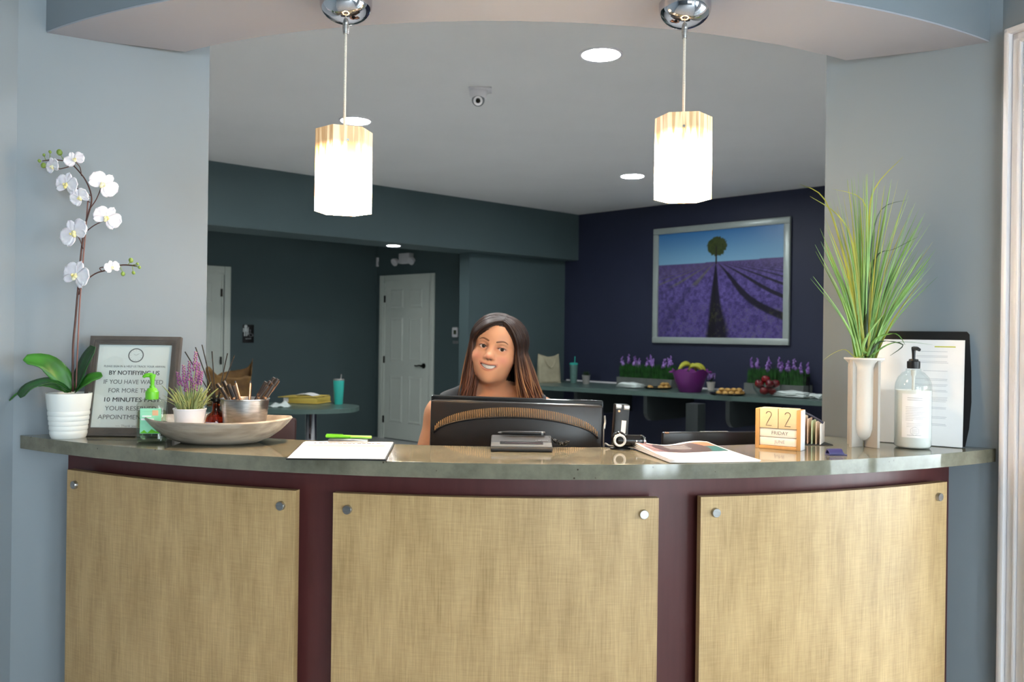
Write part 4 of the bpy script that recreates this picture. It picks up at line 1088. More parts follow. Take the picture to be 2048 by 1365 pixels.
for pts, m in (([(1738, 640), (1738, 470), (1748, 380), (1806, 314)], 'grass3'), ([(1740, 640), (1738, 480), (1725, 400), (1664, 378)], 'grass3'), ([(1722, 640), (1706, 490), (1675, 430), (1620, 393)], 'grass3'),
               ([(1735, 650), (1742, 500), (1762, 420), (1815, 400)], 'grass4'), ([(1730, 660), (1748, 522), (1790, 498), (1838, 473)], 'grass4'), ([(1650, 450), (1640, 400), (1625, 378), (1600, 369)], 'grass3'),
               ([(1735, 712), (1752, 678), (1792, 668), (1810, 690)], 'grass'), ([(1738, 714), (1760, 684), (1806, 690), (1780, 712)], 'grass4'), ([(1742, 712), (1775, 690), (1810, 684), (1865, 690)], 'grass'), ([(1712, 716), (1690, 700), (1665, 708), (1646, 722)], 'grass3'),
               ([(1725, 700), (1735, 670), (1750, 650), (1770, 626)], 'grass2')):
    if pts[0][0] < 1660: pts = [(1715, 640), (1690, 520), (1650, 400), (1600, 369)]
    pp_ = [Vector((0, 0, .12)), Vector((0.004, -.012, .186))] + [P(u, v, vb.y - .02) - go for u, v in pts]
    blade(pp_, .0075 if m != 'grass2' else .010, m)

# lotion bottle
lb0 = PZ(1836, 899, CT)
lot = thing('lotion_bottle', 'clear pump bottle of white lotion beside the grass vase', 'pump bottle', lb0 + Vector((0, .03, 0)), 0)
r = .0445
MB().lathe([(0, .001), (r * .9, .001), (r, .006), (r, .158), (r * .97, .168), (r * .84, .183), (r * .60, .195), (r * .42, .199), (r * .40, .206)], 48).build('bottle', 'clear', lot, smooth=60)
M['lotion'] = mat('white_lotion', (244, 240, 234), 0.35, var=.02)
MB().lathe([(0, .003), (r * .9, .003), (r * .972, .008), (r * .972, .150), (0, .150)], 48).build('lotion', 'lotion', lot, smooth=60)
lbm = MB(); lab_ang = (-150, -62)
def lab(a, b): 
    an = math.radians(lab_ang[0] + (lab_ang[1] - lab_ang[0]) * a); return (r * 1.008 * math.cos(an), r * 1.008 * math.sin(an), .030 + .112 * b)
lo_ = lbm.grid(lab, 16, 2).build('label', 'paper', lot, smooth=180, recalc=False)
tp_ = MB()
def ln_(a0, a1, z, h=.0007):
    n = 8
    for i in range(n):
        q = []
        for a in (a0 + (a1 - a0) * i / n, a0 + (a1 - a0) * (i + 1) / n):
            an = math.radians(lab_ang[0] + (lab_ang[1] - lab_ang[0]) * a)
            q += [(r * 1.014 * math.cos(an), r * 1.014 * math.sin(an), zz) for zz in (z, z + h)]
        tp_.add(q, [(0, 2, 3, 1)])
lr2 = random.Random(8)
for k in range(9): ln_(.14, .80 + lr2.uniform(-.06, .06) if k < 8 else .4, .108 - k * .0042)
for k in range(3): ln_(.18, .78, .066 - k * .004, .0005)
ln_(.2, .72, .131, .0012); ln_(.2, .72, .126, .0012); ln_(.2, .70, .036, .001)
for k in range(4): ln_(.36, .56, .052 - k * .0035, .0006)
tp_.build('label_print', 'inkpale', lo_, recalc=False)
hexr = MB()
for k in range(6):
    p, q = [math.radians(30 + 60 * (k + d_)) for d_ in (0, 1)]
    pts = []
    for a in (p, q):
        an = math.radians(lab_ang[0] + (lab_ang[1] - lab_ang[0]) * (.46 + .16 * math.cos(a))); pts.append((r * 1.016 * math.cos(an), r * 1.016 * math.sin(an), .047 + .011 * math.sin(a)))
    hexr.tube(pts, .0003, 4)
hexr.build('label_emblem', 'inkpale', lo_)
pc = MB().lathe([(0, .206), (.0155, .206), (.0160, .210), (.0160, .224), (.0120, .226), (.0110, .230), (.006, .231), (0, .231)], 32).build('pump_collar', 'blackp', lot)
mb = MB().lathe([(0, .228), (.0038, .228), (.0045, .245), (.0058, .257), (.0055, .262), (0, .263)], 20)
mb.tube([(0, 0, .258), (0, -.018, .258), (0, -.030, .255)], [.0055, .0050, .0042], 12).build('pump_head', 'blackp', pc, smooth=50)
MB().lathe([(0, .202), (.0065, .202), (.006, .190), (.0035, .184), (.0035, .12), (0, .12)], 14).build('pump_tube', 'matte_white', lot)

# papers and clipboard leaning on the right reveal
wd = Vector((R1[0] - R0[0], R1[1] - R0[1], 0)).normalized()          # from the lobby end backwards
wn = Vector((wd.y, -wd.x, 0)); wn = wn if wn.y < 0 else -wn
rz = math.atan2(-wd.y, -wd.x)
def leaning(name, label, cat, u, off, lean):
    p = PW(u, 893, R0, R1); base = Vector((p.x, p.y, CT)) + wn * off
    return thing(name, label, cat, base, rot=Euler((-lean, 0, rz)))
cl2 = leaning('clipboard', 'black clipboard leaning on the wall at the right end of the counter', 'clipboard', 1944, .040, .10)
poly = [(-.235, .002), (-.012, .002), (-.004, .05), (0, .12), (-.002, .20), (-.008, .298), (-.014, .305), (-.235, .305)]
MB().prism(poly, -.002, .002, Matrix.Rotation(PI / 2, 3, 'X')).build('board', 'blackp', cl2, smooth=0)
MB().box((-.12, -.006, .262), (.10, .010, .018), bev=.003).build('clip', 'steel', cl2)
ps = leaning('paper_stack', 'sheaf of printed sheets propped against the black clipboard behind the lotion bottle', 'papers', 1929, .052, .105)
for k in range(5):
    MB().box((-.108 + .0008 * k - (.003 if k == 4 else 0), -.0022 * k - .002, .1405 + (.0015 if k % 2 else 0)), (.214, .0007, .279)).build('sheet', 'paper', ps, smooth=0)
ln2 = MB(); lr3 = random.Random(6)
zz = .250
while zz > .05:
    grp = lr3.choice((1, 2, 2, 4))
    for k in range(grp):
        w_ = lr3.uniform(.05, .09); ln2.box((-.040 - w_ / 2 + lr3.uniform(0, .004), -.0114, zz), (w_, .0003, .0011)); zz -= .0035
    zz -= lr3.choice((.008, .012, .018))
ln2.build('printed_lines', mat('faint_print', (206, 203, 206), .7), ps, smooth=0)
MB().box((-.045, -.0114, .2630), (.050, .0003, .0028)).build('highlighted_line', mat('yellow_highlight', (206, 200, 60), .6), ps, smooth=0)

# ------------------------------------------------------------------ behind the counter
MY = 2.44
M['mon'] = mat('black_monitor_shell', (34, 31, 31), 0.30, var=.12, scale=40)
mtl, mtr = P(863, 790, MY + .012), P(1207, 801.5, MY - .012)
mc = (mtl + mtr) / 2; d_ = mtr - mtl; Wm = d_.length; rz = math.atan2(d_.y, d_.x); tilt = math.asin(d_.z / Wm)
Hm = .315
mon = thing('computer_monitor', 'black computer monitor seen from behind in front of the woman', 'monitor', (mc.x, MY, .75), rot=(0, 0, rz))
zt = mc.z - .75
Rt = Matrix.Rotation(-tilt, 3, 'Y')
def mon_box(c, s, bev): 
    return MB().box(Vector((0, 0, zt)) + Rt @ Vector(c), s, Rt, bev=bev)
mon_box((0, 0, -Hm / 2), (Wm, .022, Hm), .006).build('bezel', 'blackg', mon)
mon_box((0, -.018, -Hm / 2 - .004), (Wm - .004, .022, Hm - .014), .010).build('rear_shell', 'mon', mon)
mon_box((0, .0115, -Hm / 2), (Wm - .03, .001, Hm - .03), 0).build('screen', 'blackg', mon)
# arched vent: dense upright ribs over a curved lip
def archz(x): 
    e = x / (Wm * .475); return -.110 + .058 * math.sqrt(max(0, 1 - min(1, e * e) ** 1.0)) ** 1.0 + 0.0
rb = MB(); n = 92
for k in range(n):
    x = -Wm * .465 + Wm * .93 * k / (n - 1); z0 = archz(x); hh = .012 + .016 * math.sqrt(max(0, 1 - (x / (Wm * .47)) ** 2))
    rb.add([Vector((0, 0, zt)) + Rt @ Vector(v) for v in ((x - .0012, -.0285, z0), (x + .0012, -.0285, z0), (x + .0012, -.0285, z0 + hh), (x - .0012, -.0285, z0 + hh), (x - .0004, -.0345, z0), (x + .0004, -.0345, z0))], [(0, 4, 3), (1, 2, 5), (4, 5, 2, 3), (0, 1, 5, 4)])
rb.build('vent_ribs', mat('painted_lampglow_plastic', (172, 132, 84), 0.35, .2, var=.1), mon, smooth=0, kind='stuff')  # ribs coloured gold: the pendant light they would catch is painted in
lipm = MB()
pts = [Vector((0, 0, zt)) + Rt @ Vector((-Wm * .472 + Wm * .944 * k / 48, -.0315, archz(-Wm * .472 + Wm * .944 * k / 48) - .002)) for k in range(49)]
lipm.tube(pts, .0028, 8).build('vent_lip', 'mon', mon, smooth=180)
# bulge below the vent
bul = MB(); N_ = 40
def bulge(a, b):
    x = -Wm * .465 + Wm * .93 * a; zt_ = archz(x) - .003; z = zt_ + (-Hm + .02 - zt_) * b
    y = -.029 - .010 * math.sin(PI * min(1, b * 1.0 + .02)) ** .5 * math.sqrt(max(0, 1 - (2 * a - 1) ** 2))
    return Vector((0, 0, zt)) + Rt @ Vector((x, y, z))
bul.grid(bulge, N_, 10).build('rear_bulge', 'mon', mon, smooth=180)
MB().lathe([(0, 0), (.010, 0), (.011, .002), (0, .004)], 24, Vector((.0, -.040, zt - .140)), R=Rf).build('emblem', 'darkgrey', mon)
MB().box((0, -.005, (zt - Hm + .12) / 2), (.05, .02, zt - Hm + .12), bev=.004).build('stand_post', 'blackp', mon)
MB().lathe([(0, 0), (.11, 0), (.11, .008), (.09, .014), (0, .016)], 36, (0, 0, 0)).build('stand_base', 'blackp', mon)

# black receiver box standing beside the monitor
rb0, rb1 = P(1220, 808, 2.40), P(1246, 811, 2.40)
h0 = rb0.z - .75
dv = thing('router_box', 'narrow black electronic box with white stickers beside the monitor', 'electronics box', ((rb0.x + rb1.x) / 2 - .008, 2.40, .75), rot=(0, .055, .1))
MB().box((0, 0, h0 / 2), (.041, .03, h0), bev=.003).build('case', 'blackp', dv)
MB().box((-.0115, -.003, h0 - .007), (.0165, .028, .013), bev=.0015).build('metal_tab', 'silver', dv)
MB().box((.0115, -.003, h0 - .0085), (.0165, .028, .013), bev=.0015).build('metal_tab', 'silver', dv)
MB().lathe([(0, 0), (.003, 0), (.003, .003), (0, .003)], 12, (-.010, -.0150, h0 - .019), R=Rf).build('screw', 'pengold', dv)
MB().box((.006, -.0154, h0 - .063), (.013, .0006, .036), (0, .02, 0)).build('sticker', 'paper', dv, smooth=0)
MB().box((-.006, -.0156, h0 - .088), (.030, .0006, .011), (0, .10, 0)).build('sticker', 'paper', dv, smooth=0)
cdp = [P(1209, 832, 2.41), P(1210, 845, 2.405), P(1208, 858, 2.40), P(1207, 880, 2.40)]
wp = thing('white_cable', 'short pale cable hanging in the gap beside the monitor', 'cable', (cdp[0].x, 2.41, .75))
MB().tube([c - Vector(wp.location) for c in smooth_path(cdp + [Vector((cdp[-1].x, 2.40, .752))], 4)], [.0030] * 3 + [.0034] * 6 + [.0018] * 8, 8).build('cable', 'silver', wp)

# low black laptop lid on the right
lp0, lp1 = P(1328, 866, 2.42), P(1512, 861, 2.47)
lc_ = (lp0 + lp1) / 2; d_ = lp1 - lp0; rz = math.atan2(d_.y, d_.x); Wl = d_.length + .05
hl = lc_.z - .75
lap = thing('laptop', 'black laptop seen from behind, half hidden by the brochures', 'laptop', (lc_.x + .02, lc_.y, .75), rz)
MB().box((0, .15, .010), (Wl, .25, .018), bev=.004).build('base', 'blackp', lap)
Rl = Matrix.Rotation(.10, 3, 'X')
MB().box((0, .02, hl / 2 + .006), (Wl, .014, hl - .012), Rl, bev=.004).build('lid', 'mon', lap)
MB().box((-.010, .018 - hl * .05, hl - .0004), (.085, .008, .0014), Rl).build('lid_latch', 'grey', lap)
MB().box((-Wl / 2 + .012, .016 - hl * .05, hl - .003), (.012, .006, .005), Rl, bev=.001).build('hinge_cap', 'pengold', lap)

# ------------------------------------------------------------------ back room
ACC = ((C0.x, C0.y), (A1.x, A1.y))
accz = math.atan2(pd.y, pd.x)                       # local x runs right and towards the viewer, local -y looks into the room
# lavender field picture
q = [PW(u, v, *ACC) for u, v in ((1311, 460), (1584, 433), (1580, 690), (1307, 687))]
zt_ = (q[0].z + q[1].z) / 2; zb_ = (q[2].z + q[3].z) / 2
lft = (q[0] + q[3]) / 2; rgt = (q[1] + q[2]) / 2; Wp = (Vector((rgt.x, rgt.y, 0)) - Vector((lft.x, lft.y, 0))).length; Hp = zt_ - zb_
pic = thing('framed_picture', 'silver framed photograph of a lavender field and lone tree on the navy wall', 'picture', Vector((lft.x, lft.y, zb_)) + pn * .003, accz)
M['silverframe'] = mat('brushed_silver_frame', (176, 186, 182), 0.35, 0.2, var=.08)
fw2 = .062
for c, s in (((Wp / 2, -.016, fw2 / 2), (Wp, .032, fw2)), ((Wp / 2, -.016, Hp - fw2 / 2), (Wp, .032, fw2)), ((fw2 / 2, -.016, Hp / 2), (fw2, .032, Hp - 2 * fw2)), ((Wp - fw2 / 2, -.016, Hp / 2), (fw2, .032, Hp - 2 * fw2))):
    MB().box(c, s, bev=.006).build('frame_rail', 'silverframe', pic)
NX, NY = 240, 200
rs = np.random.RandomState(4)
ii, jj = np.meshgrid(np.linspace(0, 1, NX + 1), np.linspace(0, 1, NY + 1))
x = ii; y = jj; hor = .70 + .012 * (x - .4)
img = np.zeros((NY + 1, NX + 1, 3))
sky = np.array(lin((58, 122, 184))[:3]); sky2 = np.array(lin((128, 176, 206))[:3])
n1 = rs.rand(NY + 1, NX + 1); n2 = rs.rand(NY + 1, NX + 1)
n3 = rs.rand(NY // 6 + 2, NX // 4 + 2).repeat(6, 0).repeat(4, 1)[:NY + 1, :NX + 1]
for _ in range(3): n3 = (n3 + np.roll(n3, 1, 0) + np.roll(n3, 1, 1) + np.roll(n3, -1, 1)) / 4
n1 = .45 * n1 + .55 * n3
for _ in range(2): n2 = (n2 + np.roll(n2, 1, 0) + np.roll(n2, -1, 0) + np.roll(n2, 1, 1)) / 4
t_ = np.clip((y - hor) / .3, 0, 1)[..., None]
img[:] = sky2 * (1 - t_) + sky * t_
dep = np.clip(hor - y, 0.0008, None); vx = .485
lat = (x - vx) / (dep + .012)                        # rows meet at the foot of the tree
curve = lat + np.where(x > vx, .5, .15) * np.sin(dep * 8) * (np.abs(x - vx))
lane = np.abs(((curve / .78 + .5) % 1.0) - .5)       # 0 at lane centre
pur = np.array(lin((108, 94, 164))[:3]); pur2 = np.array(lin((56, 46, 100))[:3]); drk = np.array(lin((22, 20, 30))[:3]); haz = np.array(lin((92, 78, 122))[:3]); grn = np.array(lin((112, 112, 62))[:3])
mixn = np.clip(.5 + 1.9 * (n1 - .5), 0, 1)[..., None]
field = pur2 * (1 - mixn) + pur * mixn
far = np.clip(1 - dep / .16, 0, 1)[..., None]
field = field * (1 - far * .75) + haz * far * .75 * (.8 + .4 * n2[..., None])
lanew = np.clip((.17 - lane) / .06, 0, 1) * np.clip(1.25 - np.abs(lat) * .12, 0, 1) * np.clip(dep / .03, 0, 1)
lanec = np.where((np.abs(lat) > .5)[..., None] & (x < vx)[..., None] & (dep < .22)[..., None], grn, drk)
k_ = (lanew * np.where(x < vx, np.where(np.abs(lat) > .5, np.where(dep < .2, .5, .22), 1), .95))[..., None]
field = field * (1 - k_) + lanec * k_
gs = ((n1 > .72) & (y < .32))[..., None]; field = np.where(gs, field * .5 + grn * .3, field)
isf = (y < hor)[..., None]
img = np.where(isf, field, img)
tcx, tcy = .492, .845
tr = ((x - tcx) / .078) ** 2 + ((y - tcy) / .088) ** 2 + (n2 - .5) * .9
leafc = np.array(lin((62, 74, 34))[:3]) * (.5 + .8 * n1[..., None])
img = np.where((tr < 1)[..., None], leafc, img)
trunk = (np.abs(x - .488) < .007) & (y > hor - .02) & (y < tcy)
img = np.where(trunk[..., None], np.array(lin((40, 34, 28))[:3]), img)
cols = np.concatenate([img.reshape(-1, 3), np.ones(((NX + 1) * (NY + 1), 1))], 1)
MB().grid(lambda a, b: (fw2 * .9 + (Wp - 1.8 * fw2) * a, -.014, fw2 * .9 + (Hp - 1.8 * fw2) * b), NX, NY).build('print', mat_attr('photographic_print', .35), pic, smooth=0, cols=cols, recalc=False)
MB().box((Wp / 2, -.005, Hp / 2), (Wp - .02, .008, Hp - .02)).build('backing', 'blackp', pic, smooth=0)

# bar along the navy wall
BARZ = .84
M['bar'] = mat('slate_green_laminate', (86, 106, 100), 0.3, var=.08)
f0, f1 = PZ(1080, 772, BARZ), PZ(1500, 795, BARZ)
bdv = (f1 - f0).normalized()
fl_ = f0 - bdv * .42; fr_ = f1 + bdv * 1.9
cw_ = Vector(tw0) + pd * 0.0
bl_ = C0 - pd * .17; br_ = C0 + pd * (fr_ - C0).dot(pd)
bar = thing('bar_counter', 'slate green bar counter running along the navy wall', 'bar counter', (fl_.x, fl_.y, 0))
o_ = Vector(bar.location)
def off(p): return (p.x - o_.x, p.y - o_.y)
bl2 = bl_ + pn * .012; br2 = br_ + pn * .012
lw = Vector(tw0) + sd * 0.55 + sn * .012
MB().prism([off(fl_), off(fr_), off(br2), off(bl2 + sn * .012), off(lw)], BARZ - .042, BARZ).build('top', 'bar', bar, smooth=0)
M['darkmetal'] = mat('dark_bracket_paint', (46, 52, 52), 0.5)
for u, v in ((1140, 776), (1281, 784), (1447, 794)):
    p = PZ(u, v, BARZ); w_ = C0 + pd * (p - C0).dot(pd)
    dpt = (Vector((p.x, p.y, 0)) - w_).dot(pn) - .02
    base_ = w_ + pn * .004 - o_; Rb = Matrix((pn, Vector((0, 0, 1)), pn.cross(Vector((0, 0, 1))))).transposed()
    dd_ = max(.25, dpt * .93); hh = .24
    pl = [(0, -hh), (dd_ * .5, -hh)] + [(dd_ - .10 + .10 * math.sin(a), -hh + .10 - .10 * math.cos(a)) for a in [PI / 2 * k / 6 for k in range(7)]] + [(dd_, -.001), (0, -.001)]
    MB().prism(pl, -.02, .02, Rb, (base_.x, base_.y, BARZ - .042)).build('bracket', 'darkmetal', bar, smooth=0)
p = PZ(1372, 800, BARZ) - o_
MB().box((p.x + .12, p.y + .18, (BARZ - .043) / 2), (.12, .12, BARZ - .043), (0, 0, accz), bev=.004).build('leg', 'darkmetal', bar)
MB().lathe([(0, 0), (.22, 0), (.22, .01), (.05, .02), (0, .02)], 24, (p.x + .12, p.y + .18, 0)).build('leg_base', 'darkmetal', bar)
M['caulk'] = M['white']
MB().box(((bl2 - o_) + (br2 - o_)) * .5 + pn * .003 + Vector((0, 0, BARZ + .008)), ((br2 - bl2).length - .05, .006, .016), (0, 0, accz)).build('upstand', 'white', bar, smooth=0)

def on_bar(u, v): 
    p = PZ(u, v, BARZ); d_ = (p - C0).dot(pn)
    return p if d_ > .05 else p + pn * (.05 - d_)
# tote bag
M['canvas'] = mat('natural_canvas', (176, 168, 142), 0.85, var=.15, scale=12, bump=.1)
tp = on_bar(1097, 766)
tote = thing('tote_bag', 'upright natural canvas tote bag on the bar beside the woman', 'bag', tp, .35)
def bagf(w, d, h, pinch, seed, drop=0.03):
    rg = random.Random(seed); ph = [rg.uniform(0, 6) for _ in range(6)]
    def fn(a, b):
        an = 2 * PI * a; e = 3.5 - 1.3 * b
        ca, sa = math.cos(an), math.sin(an)
        xx = abs(ca) ** (2 / e) * (1 if ca > 0 else -1); yy = abs(sa) ** (2 / e) * (1 if sa > 0 else -1)
        sx = w / 2 * (1 - .10 * b); sy = d / 2 * (1 - pinch * b ** 1.5)
        wob = 1 + .045 * math.sin(3 * an + ph[0] + 4 * b) * (b + .15) + .03 * math.sin(7 * an + ph[1] - 6 * b) * b
        return (xx * sx * wob, yy * sy * wob, h * b + drop * b * math.sin(2 * an + ph[2]) - .02 * b * (1 - abs(ca)))
    return fn
o = MB().grid(bagf(.27, .13, .31, .62, 3, .008), 40, 16).build('body', 'canvas', tote, smooth=180)
o.modifiers.new('t', 'SOLIDIFY').thickness = .004
MB().box((0, 0, .003), (.25, .12, .006), bev=.002).build('bottom', 'canvas', tote)
for sy in (-1, 1):
    MB().tube(smooth_path([(-.06, sy * .03, .27), (-.04, sy * .055, .21), (.0, sy * .066, .17), (.04, sy * .055, .21), (.06, sy * .03, .27)], 5), .009, 6, flat=.35).build('handle', 'canvas', tote)
M['aqua'] = mat('aqua_plastic', (62, 190, 176), 0.35, var=.05)
M['clearaqua'] = mat('frosted_aqua_plastic', (104, 140, 134), 0.35, var=.15, scale=30)
# iced tumbler
tb = on_bar(1147, 766)
t = thing('straw_tumbler', 'clear patterned tumbler with aqua lid and straw on the bar', 'tumbler', tb)
MB().lathe([(0, 0), (.034, 0), (.036, .004), (.044, .20), (.042, .20), (.033, .006), (0, .006)], 28).build('cup', 'clearaqua', t)
MB().lathe([(0, .198), (.047, .198), (.047, .212), (.040, .220), (0, .222)], 28).build('lid', 'aqua', t)
MB().tube([(.008, 0, .05), (.012, -.004, .29)], .0045, 8).build('straw', 'aqua', t)
# succulent
sp_ = on_bar(1172, 768)
t = thing('potted_succulent', 'tiny dark succulent in a grey pot beside the straw tumbler', 'potted plant', sp_)
MB().lathe([(0, 0), (.034, 0), (.044, .085), (.047, .087), (.047, .093), (.041, .093), (.038, .08), (0, .08)], 28).build('pot', mat('pale_grey_pot', (150, 148, 144), .6), t)
M['darkleaf'] = mat('dark_green_leaf', (34, 58, 30), .5, var=.3, scale=40)
sr = random.Random(9)
for k in range(14):
    a = k * 2.4; ln = .045 + .01 * sr.random(); el = .5 + .06 * k
    d_ = Vector((math.cos(a) * math.cos(el), math.sin(a) * math.cos(el), math.sin(el)))
    MB().tube([Vector((0, 0, .08)), Vector((0, 0, .08)) + d_ * ln * .6, Vector((0, 0, .08)) + d_ * ln * 1.25], [.006, .010, .001], 6, flat=.5).build('leaf', 'darkleaf', t, smooth=180)
# lavender planters
M['zinc'] = mat('weathered_zinc_box', (112, 116, 112), 0.55, .1, var=.2, scale=14)
M['turf'] = mat('dark_turf_blade', (40, 92, 34), 0.55, rgb2=(24, 58, 24), scale=18)
M['lilac'] = mat('lilac_blossom', (170, 138, 206), 0.6, rgb2=(112, 70, 150), scale=24)
def planter(u0, v0, u1, v1, boxh, gh, label, seed, dpt=.16):
    a, b = PZ(u0, v0, BARZ), PZ(u1, v1, BARZ)
    l0 = C0 + pn * (.05 + dpt / 2); l1 = l0 + pd
    a, b = PW(u0, v0, l0[:2], l1[:2]), PW(u1, v1, l0[:2], l1[:2])
    sa = (a - C0).dot(pd); sb_ = (b - C0).dot(pd); Ln = sb_ - sa
    base_ = C0 + pd * sa + pn * (.05 + dpt / 2); base_.z = BARZ
    t = thing('planter_box', label, 'planter', base_, accz)
    mb = MB().box((Ln / 2, -dpt / 2, boxh / 2), (Ln, .012, boxh)).box((Ln / 2, dpt / 2, boxh / 2), (Ln, .012, boxh)).box((.006, 0, boxh / 2), (.012, dpt - .012, boxh)).box((Ln - .006, 0, boxh / 2), (.012, dpt - .012, boxh)).box((Ln / 2, 0, .006), (Ln - .024, dpt - .012, .012))
    mb.build('box', 'zinc', t, smooth=0)
    MB().box((Ln / 2, 0, boxh - .02), (Ln - .026, dpt - .014, .01)).build('soil', 'soil', t, smooth=0)
    rg = random.Random(seed); gm = MB()
    for k in range(900):
        x0, y0 = rg.uniform(.015, Ln - .015), rg.uniform(-dpt / 2 + .012, dpt / 2 - .012); h = gh * rg.uniform(.75, 1.05)
        dx, dy = rg.uniform(-.02, .02), rg.uniform(-.02, .02); w_ = rg.uniform(.004, .007)
        gm.add([(x0 - w_, y0, boxh - .02), (x0 + w_, y0, boxh - .02), (x0 + dx * .5 + w_ * .7, y0 + dy * .5, boxh + h * .55), (x0 + dx * .5 - w_ * .7, y0 + dy * .5, boxh + h * .55), (x0 + dx, y0 + dy, boxh + h)], [(0, 1, 2, 3), (3, 2, 4)])
    gm.build('grass', 'turf', t, smooth=0, kind='stuff', recalc=False)
    for k in range(13):
        x0 = Ln * (k + .5 + rg.uniform(-.3, .3)) / 13; y0 = rg.uniform(-.04, .04); h = gh + rg.uniform(.03, .08); ln = rg.uniform(-.03, .03)
        st_ = MB().tube([(x0, y0, boxh), (x0 + ln, y0, boxh + h)], .003, 5).build('flower_stem', 'turf', t)
        bm2 = MB()
        for j in range(10):
            f_ = j / 9; bm2.sphere((x0 + ln * (1 + .1 * f_) + rg.uniform(-.012, .012) * (1 - .6 * f_), y0 + rg.uniform(-.012, .012), boxh + h - .07 + .085 * f_), .018 * (1 - .6 * f_), 6, 5)
        bm2.build('blossom', 'lilac', st_, smooth=180)
    return t
planter(1243, 764, 1352, 772, .088, .15, 'grey box of green grass and lilac flowers behind the purple bowl', 21)
planter(1497, 783, 1616, 791, .098, .15, 'grey box of green grass and lilac flowers behind the apples', 22)
# napkins
M['napkin'] = mat('white_paper_napkin', (226, 236, 232), 0.8, var=.06, scale=20)
def napkin(u, v, w, d, h, label, seed, cat='napkins', rz=accz, push=0.0):
    p = on_bar(u, v) + pn * push; p.z = BARZ
    t = thing('napkin_stack', label, cat, p, rz)
    for k in range(3):
        rg = random.Random(seed + k); ph = rg.uniform(0, 6)
        def fn(a, b):
            return ((a - .5) * w * (1 - .08 * k), (b - .5) * d * (1 - .05 * k), .002 + h * (k + 1) / 3 * (1 - .3 * max(abs(2 * a - 1), abs(2 * b - 1)) ** 4) + .006 * math.sin(9 * a + ph) * math.sin(5 * b + ph))
        o = MB().grid(fn, 14, 8).build('napkin', 'napkin', t, smooth=180); o.rotation_euler = (0, 0, .12 * (k - 1)); o.modifiers.new('t', 'SOLIDIFY').thickness = .004
    return t
napkin(1262, 776, .26, .17, .05, 'crumpled white napkins in front of the left flower box', 31)
napkin(1592, 795, .30, .18, .055, 'crumpled white napkins at the right end of the bar', 35, push=.05)
napkin(1632, 797, .16, .16, .035, 'folded white napkins touching the right reveal', 39)
# purple bowl with bananas
pb = on_bar(1383, 783) + pn * .12 + pd * .06
M['purple'] = mat('purple_plastic', (112, 40, 116), 0.35, var=.08)
t = thing('fruit_bowl', 'wavy-rimmed purple plastic bowl of bananas on the bar', 'bowl', pb)
mb = MB(); n = 48; prof = [(r_ * 1.1, z * 1.08) for r_, z in [(0, 0), (.088, 0), (.094, .006), (.125, .09), (.150, .17), (.153, .19), (.147, .188), (.120, .09), (.088, .012), (0, .010)]]
vs = []; fs = []
for r_, z in prof:
    for k in range(n):
        a = 2 * PI * k / n; wv = .013 * math.sin(5 * a + .6) * (z / .19) ** 3; vs.append((r_ * math.cos(a), r_ * math.sin(a), z + wv))
for i in range(len(prof) - 1):
    for k in range(n): fs.append((i * n + k, i * n + (k + 1) % n, (i + 1) * n + (k + 1) % n, (i + 1) * n + k))
mb.add(vs, fs).build('vessel', 'purple', t, smooth=60)
for sx in (-1, 1): MB().sphere((sx * .182, -.02, .19), (.022, .014, .012), 10, 8).build('lug', 'purple', t)
M['banana'] = mat('yellow_banana', (196, 186, 60), 0.5, rgb2=(150, 160, 50), scale=9)
bpos = Vector(pb)
for k, (px, py, pz, rz, ry) in enumerate(((-.06, -.03, .20, .3, -.5), (-.045, .02, .215, .5, -.4), (.05, -.04, .19, -.35, .35), (.075, .0, .20, -.2, .45), (.03, .04, .20, .9, .1))):
    t2 = thing('banana', ('yellow banana standing up at the left of the purple bowl', 'greenish banana at the back left of the purple bowl', 'yellow banana lying at the front right of the purple bowl', 'yellow banana arching over the right rim of the purple bowl', 'yellow banana at the back of the purple bowl')[k], 'banana', bpos + Vector((px * 1.1, py, pz + .03)), rot=(0, ry, rz), group='bananas in the purple bowl')
    arc_ = [Vector((.075 * math.cos(a), 0, .075 * math.sin(a) - .05)) for a in [math.radians(15 + 150 * j / 10) for j in range(11)]]
    MB().tube(arc_, [.004, .010, .016, .018, .019, .019, .018, .017, .014, .008, .004], 8).build('fruit', 'banana', t2, smooth=180)
    MB().tube([arc_[-1], arc_[-1] + Vector((-.006, 0, -.022))], .0045, 6).build('stalk', 'darkleaf', t2)
# small lavender pot
p = on_bar(1425, 781) + pn * .03
t = thing('small_flower_pot', 'small white pot of faded lavender right of the purple bowl', 'potted plant', p)
MB().lathe([(0, 0), (.030, 0), (.041, .075), (.043, .077), (.043, .082), (.038, .082), (.035, .07), (0, .07)], 28).build('pot', 'matte_white', t)
sr = random.Random(19); fm = MB(); lm = MB()
for k in range(26):
    a = sr.uniform(0, 6.3); l_ = sr.uniform(0, .045); h = sr.uniform(.05, .10); tpv = Vector((l_ * math.cos(a), l_ * math.sin(a), .075 + h))
    lm.tube([(0, 0, .07), tpv], .002, 4)
    for j in range(3): fm.sphere(tpv - Vector((0, 0, .01 * j)), .006, 5, 4)
lm.build('foliage', 'darkleaf', t); fm.build('blossom', 'lilac', t, smooth=180, kind='stuff')
